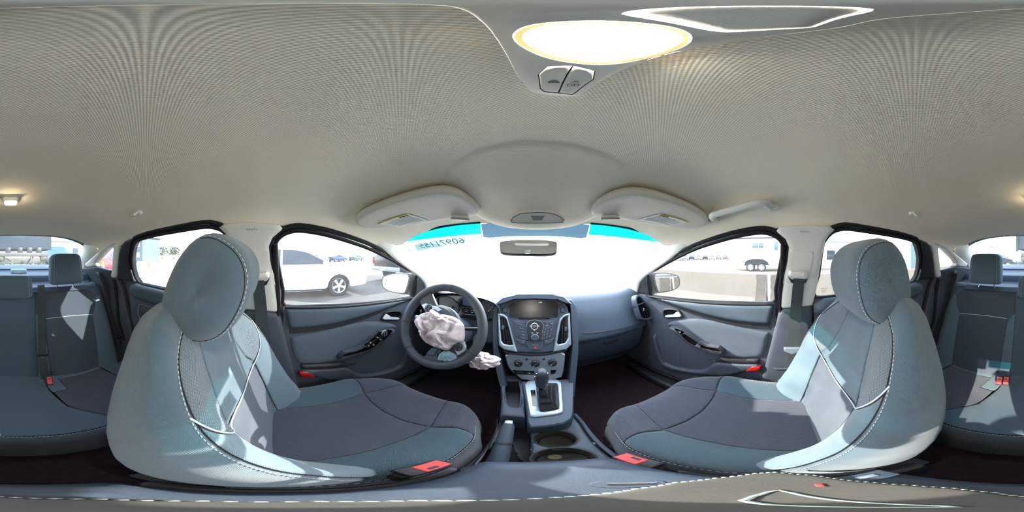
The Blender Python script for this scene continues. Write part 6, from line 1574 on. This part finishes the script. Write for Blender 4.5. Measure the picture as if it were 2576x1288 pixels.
MB().box((12.405, 2.12, 2.02), (.02, .80, .02)).build('window_bar', tw, wq); MB().box((12.405, 2.05, 2.02), (.02, .03, .34)).build('window_bar', tw, wq)
MB().box((12.43, .70, 1.98), (.04, .26, .62), None, .01).build('vent_window', mat('trailer_glass', '#5c7480', .2), tl)
MB().tube([(12.9, 4.2, .48), (13.5, 5.1, .46)], .05, 8).build('drawbar', M_GREYP, tl)
conc = mat('concrete', '#857c71', .95, spec=.1, bump=('noise', 20, .5), var=(2.5, .10, 0))
jp = [(-.30, 0), (.30, 0), (.30, .08), (.14, .30), (.085, .80), (-.085, .80), (-.14, .30), (-.30, .08)]
def barrier(a, b, label):
    a, b = Vector(a), Vector(b); d = (b-a).normalized(); n = Vector((d.y, -d.x, 0)); m = MB()
    rows = [[c+n*u+Vector((0, 0, z)) for u, z in jp] for c in (a, a.lerp(b, .5), b)]
    m.grid(rows, cu=True); m.f += [tuple(range(8)), tuple(range(len(m.v)-8, len(m.v)))]
    o = m.build('concrete_barrier', conc, None, 20); tag(o, label, 'barrier', 'concrete barriers beside the car')
    for t in (.2, .8):
        MB().box(a.lerp(b, t)+Vector((0, 0, .02))-n*.285, (.16, .16, .06), None, .01).build('forklift_slot', M_DKMARK, o)
    return o
barrier((3.55, .40, 0), (3.55, 3.95, 0), 'long pale concrete barrier beside the passenger door mirror')
barrier((3.55, -3.15, 0), (3.55, .32, 0), 'pale concrete barrier with dark stains beside the front passenger seat')
barrier((3.55, -6.7, 0), (3.55, -3.23, 0), 'pale concrete barrier behind, beside the passenger rear door')
jx = lambda z: 3.55-(.30 if z < .08 else (.30-.16*(z-.08)/.22 if z < .30 else .14-.055*(z-.30)/.5))-.006
for nm, y0, y1, o in (('concrete_barrier.001', .06, .30, 1), ('concrete_barrier', .42, .62, 2)):
    rnd = random.Random(o); e0 = [(y0+rnd.uniform(-.02, .02), z) for z in np.linspace(.1, .795, 9)]; e1 = [(y1+rnd.uniform(-.02, .02), z) for z in np.linspace(.795, .1, 9)]
    patch('weather_stain', e0+e1, lambda y, z, o: Vector((jx(z), y, z)), mat('stain', '#5f574d', 1, var=(14, .35, 0)), D.objects[nm], sp=.1)
row = [('white', M_WCAR), ('grey', M_GREYP), ('blue', M_BCAR), ('white', M_WCAR), ('black', M_DCAR), ('white', M_WCAR), ('grey', M_GREYP), ('red', M_REDP)]
for k, (cn, p_) in enumerate(row):
    px = 1706+17*k; d = 47+1.6*k
    sedan(f'{cn} car in the far row, {["first","second","third","fourth","fifth","sixth","seventh","last"][k]} car from the windscreen pillar towards the trailer', at_az(px, d), -(px-FWD)/2576*2*PI+(PI if k % 2 else 0), p_, 'cars in the far row beyond the barriers', False)
# rear: truck without a front, blue pickup, sheds and fence
bt = thing('box_truck', (-.35, -7.0, 0), 'dark box truck with its front stripped to the frame behind the rear window', 'truck')
bm = mat('dark_box', '#2c333b', .6); rust = mat('bare_frame', '#4f4c44', .6, .2, bump=('noise', 60, .4), var=(8, .3, 0))
MB().box((-.25, -8.6, 2.25), (2.6, 3.0, 1.55), None, .05).build('box_body', bm, bt)
MB().box((1.02, -7.08, 2.2), (.10, .08, 1.6)).build('corner_post', M_BLK, bt)
for s in (-1, 1):
    MB().box((-.25+s*.42, -7.4, .80), (.12, 1.6, .22), None, .02).build('frame_rail', rust, bt)
    for y in (-8.6,): wheel_obj(bt, (-.25+s*1.05, y, .48), .48, s, 6, .28)
    MB().box((-.25+s*.9, -6.75, 1.12), (.35, .25, .28), None, .08).build('lamp_pod', rust, bt)
MB().box((-.25, -6.65, 1.26), (2.1, .12, .16), None, .03).build('cross_beam', rust, bt)
MB().box((-.25, -6.75, .98), (1.9, .10, .24), None, .03).build('bumper_beam', rust, bt)
MB().box((-.25, -6.8, .62), (.9, .10, .30), None, .03).build('radiator', M_BLK, bt)
rnd = random.Random(4)
for k in range(16):
    x = -1.2+rnd.random()*1.9; z = .7+rnd.random()*.75; MB().tube([(x, -6.7, z), (x+rnd.uniform(-.2, .2), -6.62, z-.12), (x+rnd.uniform(-.25, .25), -6.66, z-.3)], .018, 6).build('hose', M_BLK, bt)
for k, x in enumerate((-.95, -.55, -.15, .35)): MB().box((x, -6.9, 1.40), (.24, .2, .34), None, .03).build('engine_part', M_BLK, bt)
pickup('navy pickup truck partly hidden by the stripped box truck', (-2.55, -11.4, 0), .1, M_BCAR)
shed = thing('building', (-9, -27, 0), 'low pale building with a dark roof behind the driver side of the rear window', 'building')
MB().box((-8.4, -27, 1.75), (8, 5, 3.5)).build('walls', mat('pale_siding', '#a9a79c', .9, var=(2, .1, 0)), shed)
MB().box((-8.4, -27, 3.6), (8.5, 5.5, .3)).build('roof', M_GREYP, shed)
for x in (-11, -9.2, -7.4, -5.6): MB().box((x, -24.47, 1.9), (.9, .08, 1.1)).build('window', M_CGL, shed)
MB().box((-6.4, -24.47, 1.3), (.1, .1, 2.6)).build('drain_pipe', M_GREYP, shed)
sedan('pale grey car behind the driver side rear headrest', (-5.6, -16.6, 0), 1.5, M_GREYP)
rcq = at_az(268, 8.5); sedan('red car seen through the driver side quarter pane', (rcq.x-.6, rcq.y-.9, 0), 2.1, M_REDP)
def cone(px, d, label, h=1.05):
    c = at_az(px, d); t = thing('delineator_post', c, label, 'traffic post', 'orange traffic posts')
    om = mat('safety_orange', '#f0702a', .5)
    MB().lathe([(.20, 0), (.20, .05), (.06, .06), (.055, h), (.03, h+.02), (0, h+.02)], c, (0, 0, 1), 16).build('post', om, t)
    for z in (.62, .82): MB().lathe([(.0585, z*h), (.0585, z*h+.09)], c, (0, 0, 1), 16, cap=False).build('reflective_band', M_MARK, t)
cone(257, 4.4, 'orange post seen through the driver side quarter pane before the red car')
cone(454, 7.5, 'orange post through the driver rear window beside the headrest'); cone(375, 17, 'small far orange post through the driver rear window', .95)
bq = at_az(352, 30); b2 = thing('building', (bq.x, bq.y, 0), 'dark two-storey building through the driver side rear window', 'building')
MB().box((bq.x-1.5, bq.y-1, 2.2), (4.6, 5, 4.4)).build('walls', mat('blue_grey_siding', '#5f7078', .9), b2)
MB().box((bq.x-1.5, bq.y-1, 4.5), (4.9, 5.3, .25)).build('roof', M_BLK, b2)
for dy in (-1.4, 0, 1.4):
    for z in (1.4, 3.3): MB().box((bq.x+.82, bq.y-1+dy, z), (.06, .8, .9)).build('window', M_MARK, b2)
leaf = mat('tree_leaf', '#52604a', .9, var=(2, .3, 0))
def tree(px, d, h, label):
    c = at_az(px, d); t = thing('tree', c, label, 'tree', 'far trees behind the yard'); rnd = random.Random(int(px)); m = MB()
    for k in range(150):
        a = rnd.uniform(0, 2*PI); r = rnd.random()**.6*h*.55; z = h*(.35+.6*rnd.random()); r *= math.sqrt(max(.05, 1-((z/h-.62)/.4)**2))
        p = c+Vector((r*math.cos(a), r*math.sin(a), z)); s = h*.09
        e1 = Vector((rnd.uniform(-1, 1), rnd.uniform(-1, 1), rnd.uniform(-1, 1))).normalized()*s; e2 = Vector((rnd.uniform(-1, 1), rnd.uniform(-1, 1), rnd.uniform(-1, 1))).normalized()*s
        m.add([p-e1, p+e2, p+e1, p-e2, p+e1.cross(e2)/s*.5], [(0, 1, 4), (1, 2, 4), (2, 3, 4), (3, 0, 4)])
    tag(m.build('crown', leaf, t, 0), kind='stuff'); MB().tube([c, c+Vector((0, 0, h*.6))], h*.03, 6).build('trunk', mat('bark', '#5b5046', .9), t)
for px, d, h, lab in ((408, 62, 4.6, 'grey green tree far off through the driver rear window'), (438, 66, 5.0, 'dark tree far off between the orange post and the grey green tree')): tree(px, d, h, lab)
bl_ = at_az(352, 9); bd = thing('water_tank', bl_, 'pale blue tank standing outside the driver side rear door', 'tank')
MB().lathe([(.42, 0), (.46, .04), (.46, .62), (.40, .74), (.14, .80), (.12, .86), (0, .86)], bl_, (0, 0, 1), 28).build('tank_body', mat('tank_blue', '#7fb3e6', .4), bd)
MB().lathe([(.15, .84), (.15, .90), (0, .90)], bl_, (0, 0, 1), 20).build('cap', M_MARK, bd)
# passenger side rear: containers and sheds
def container(px, d, size, rz, col, label):
    c = at_az(px, d); t = thing('shipping_container', (0, 0, 0), label, 'container', 'containers behind the barriers'); L, Wd, H = size; m = MB()
    n = 24; rows = []
    for z in (.1, H-.1):
        row = []
        for (x0, y0), (x1, y1) in (((-L/2, -Wd/2), (L/2, -Wd/2)), ((L/2, -Wd/2), (L/2, Wd/2)), ((L/2, Wd/2), (-L/2, Wd/2)), ((-L/2, Wd/2), (-L/2, -Wd/2))):
            k = max(4, int(math.hypot(x1-x0, y1-y0)/.3)*2); nx, ny = (y1-y0), -(x1-x0); l = math.hypot(nx, ny)
            for i in range(k):
                s = i/k; o = .03 if i % 4 < 2 else 0; row.append(Vector((x0+(x1-x0)*s-nx/l*o, y0+(y1-y0)*s-ny/l*o, z)))
        rows.append(row)
    m.grid(rows, cu=True).build('corrugated_wall', mat(label[:12], col, .7, var=(1.5, .12, 0)), t)
    MB().box((0, 0, H-.05), (L, Wd, .12)).build('roof', M_GREYP, t); MB().box((0, 0, .08), (L, Wd, .14)).build('base_frame', M_GREYP, t)
    place(t, c, rz); return t
container(2296, 13.5, (6.0, 2.4, 2.05), 1.95, '#6d8a8c', 'grey green container behind the passenger headrest')
container(2286, 22, (5.0, 2.4, 3.6), 1.9, '#b9bdbf', 'pale corrugated container standing behind the grey green one')
ws = at_az(2090, 16); b3 = thing('building', (ws.x, ws.y, 0), 'low white building through the passenger rear door window', 'building')
MB().box((ws.x+2.5, ws.y, 1.3), (5, 7, 2.6)).build('walls', mat('white_siding', '#d9dad6', .9), b3); MB().box((ws.x+2.5, ws.y, 2.66), (5.3, 7.3, .12)).build('roof', M_GREYP, b3)
for dy in (-2, 0, 2): MB().box((ws.x-.02, ws.y+dy, 1.3), (.06, .8, .9)).build('window', M_CGL, b3)
wh = at_az(2455, 34); b4 = thing('building', (wh.x, wh.y, 0), 'white gabled building behind the passenger side of the rear window', 'building')
m = MB(); gbl = [(-4, 0), (4, 0), (4, 2.9), (0, 4.6), (-4, 2.9)]
m.prism(gbl, lambda u, v, h: Vector((wh.x+u, wh.y+h, v)), -5, 3).build('walls', mat('white_siding', '#d9dad6', .9), b4)
for s in (-1, 1): MB().box((wh.x+s*2.05, wh.y-1, 3.85), (4.5, 8.4, .12), Matrix.Rotation(s*.40, 3, 'Y')).build('roof', M_GREYP, b4)
MB().box((wh.x+1.2, wh.y+3.04, 1.2), (2.2, .08, 2.4)).build('roller_door', M_GREYP, b4)
sedan('dark car behind the passenger side rear headrest', at_az(2520, 17), 1.2, M_DCAR)
# vehicle standing ahead, mostly lost in the glare
pickup('dark pickup truck ahead of the bonnet, faint through the windscreen', (3.6, 11, 0), .25, M_GREYP)
sedan('blue car ahead on the driver side, faint through the windscreen', (-3.2, 9.5, 0), -.3, M_BCAR)

# ---- door mirrors
for sg, nm in ((-1, 'driver'), (1, 'passenger')):
    gp = [(1646, 692), (1652, 688.5), (1680, 688), (1700, 693), (1707, 698), (1708, 715), (1703, 723), (1690, 730), (1660, 735), (1656, 733), (1649, 712)]
    F = frame((.93, .86, .975), (1, .25, 0), (0, .05, 1)); loop = fcast(F, gp)
    S = lambda v: Vector((sg*v.x, v.y, v.z))
    Q = lambda u, v, h=0.0: S(F(u, v, h))
    cx = sum(p[0] for p in loop)/len(loop); cy = sum(p[1] for p in loop)/len(loop)
    dm = thing('door_mirror', S(F(cx, cy)), f'{nm} door mirror in a dark shell outside the front window', 'mirror', 'door mirrors')
    loop = chaikin(loop, 1)
    hs = 1 if F.z.y < 0 else -1                         # towards the seats
    rows = [[Q(cx+(u-cx)*k, cy+(v-cy)*k, hs*h) for u, v in loop] for k, h in ((1.02, .004), (1.10, .002), (1.12, -.02), (1.08, -.06), (.9, -.10), (.5, -.12), (.02, -.122))]
    MB().grid(rows, cu=True).build('mirror_shell', M_BLK if sg else M_PAINT, dm, 60)
    patch('mirror_pane', loop, lambda u, v, o: Q(u, v, hs*.0025), M_MIRR, dm, sp=.03)
    MB().tube([Q(cx-.10, cy-.045, -hs*.04), S(Vector((.72, .84, .955)))], [.028, .035], 12).build('mirror_arm', M_BLK, dm)
    MB().grid([[Q(cx+(u-cx)*k, cy+(v-cy)*k, hs*h) for u, v in loop] for k, h in ((1.125, -.022), (1.10, -.062), (.92, -.104), (.52, -.125))], cu=True).build('painted_cap', M_PAINT, dm, 60)
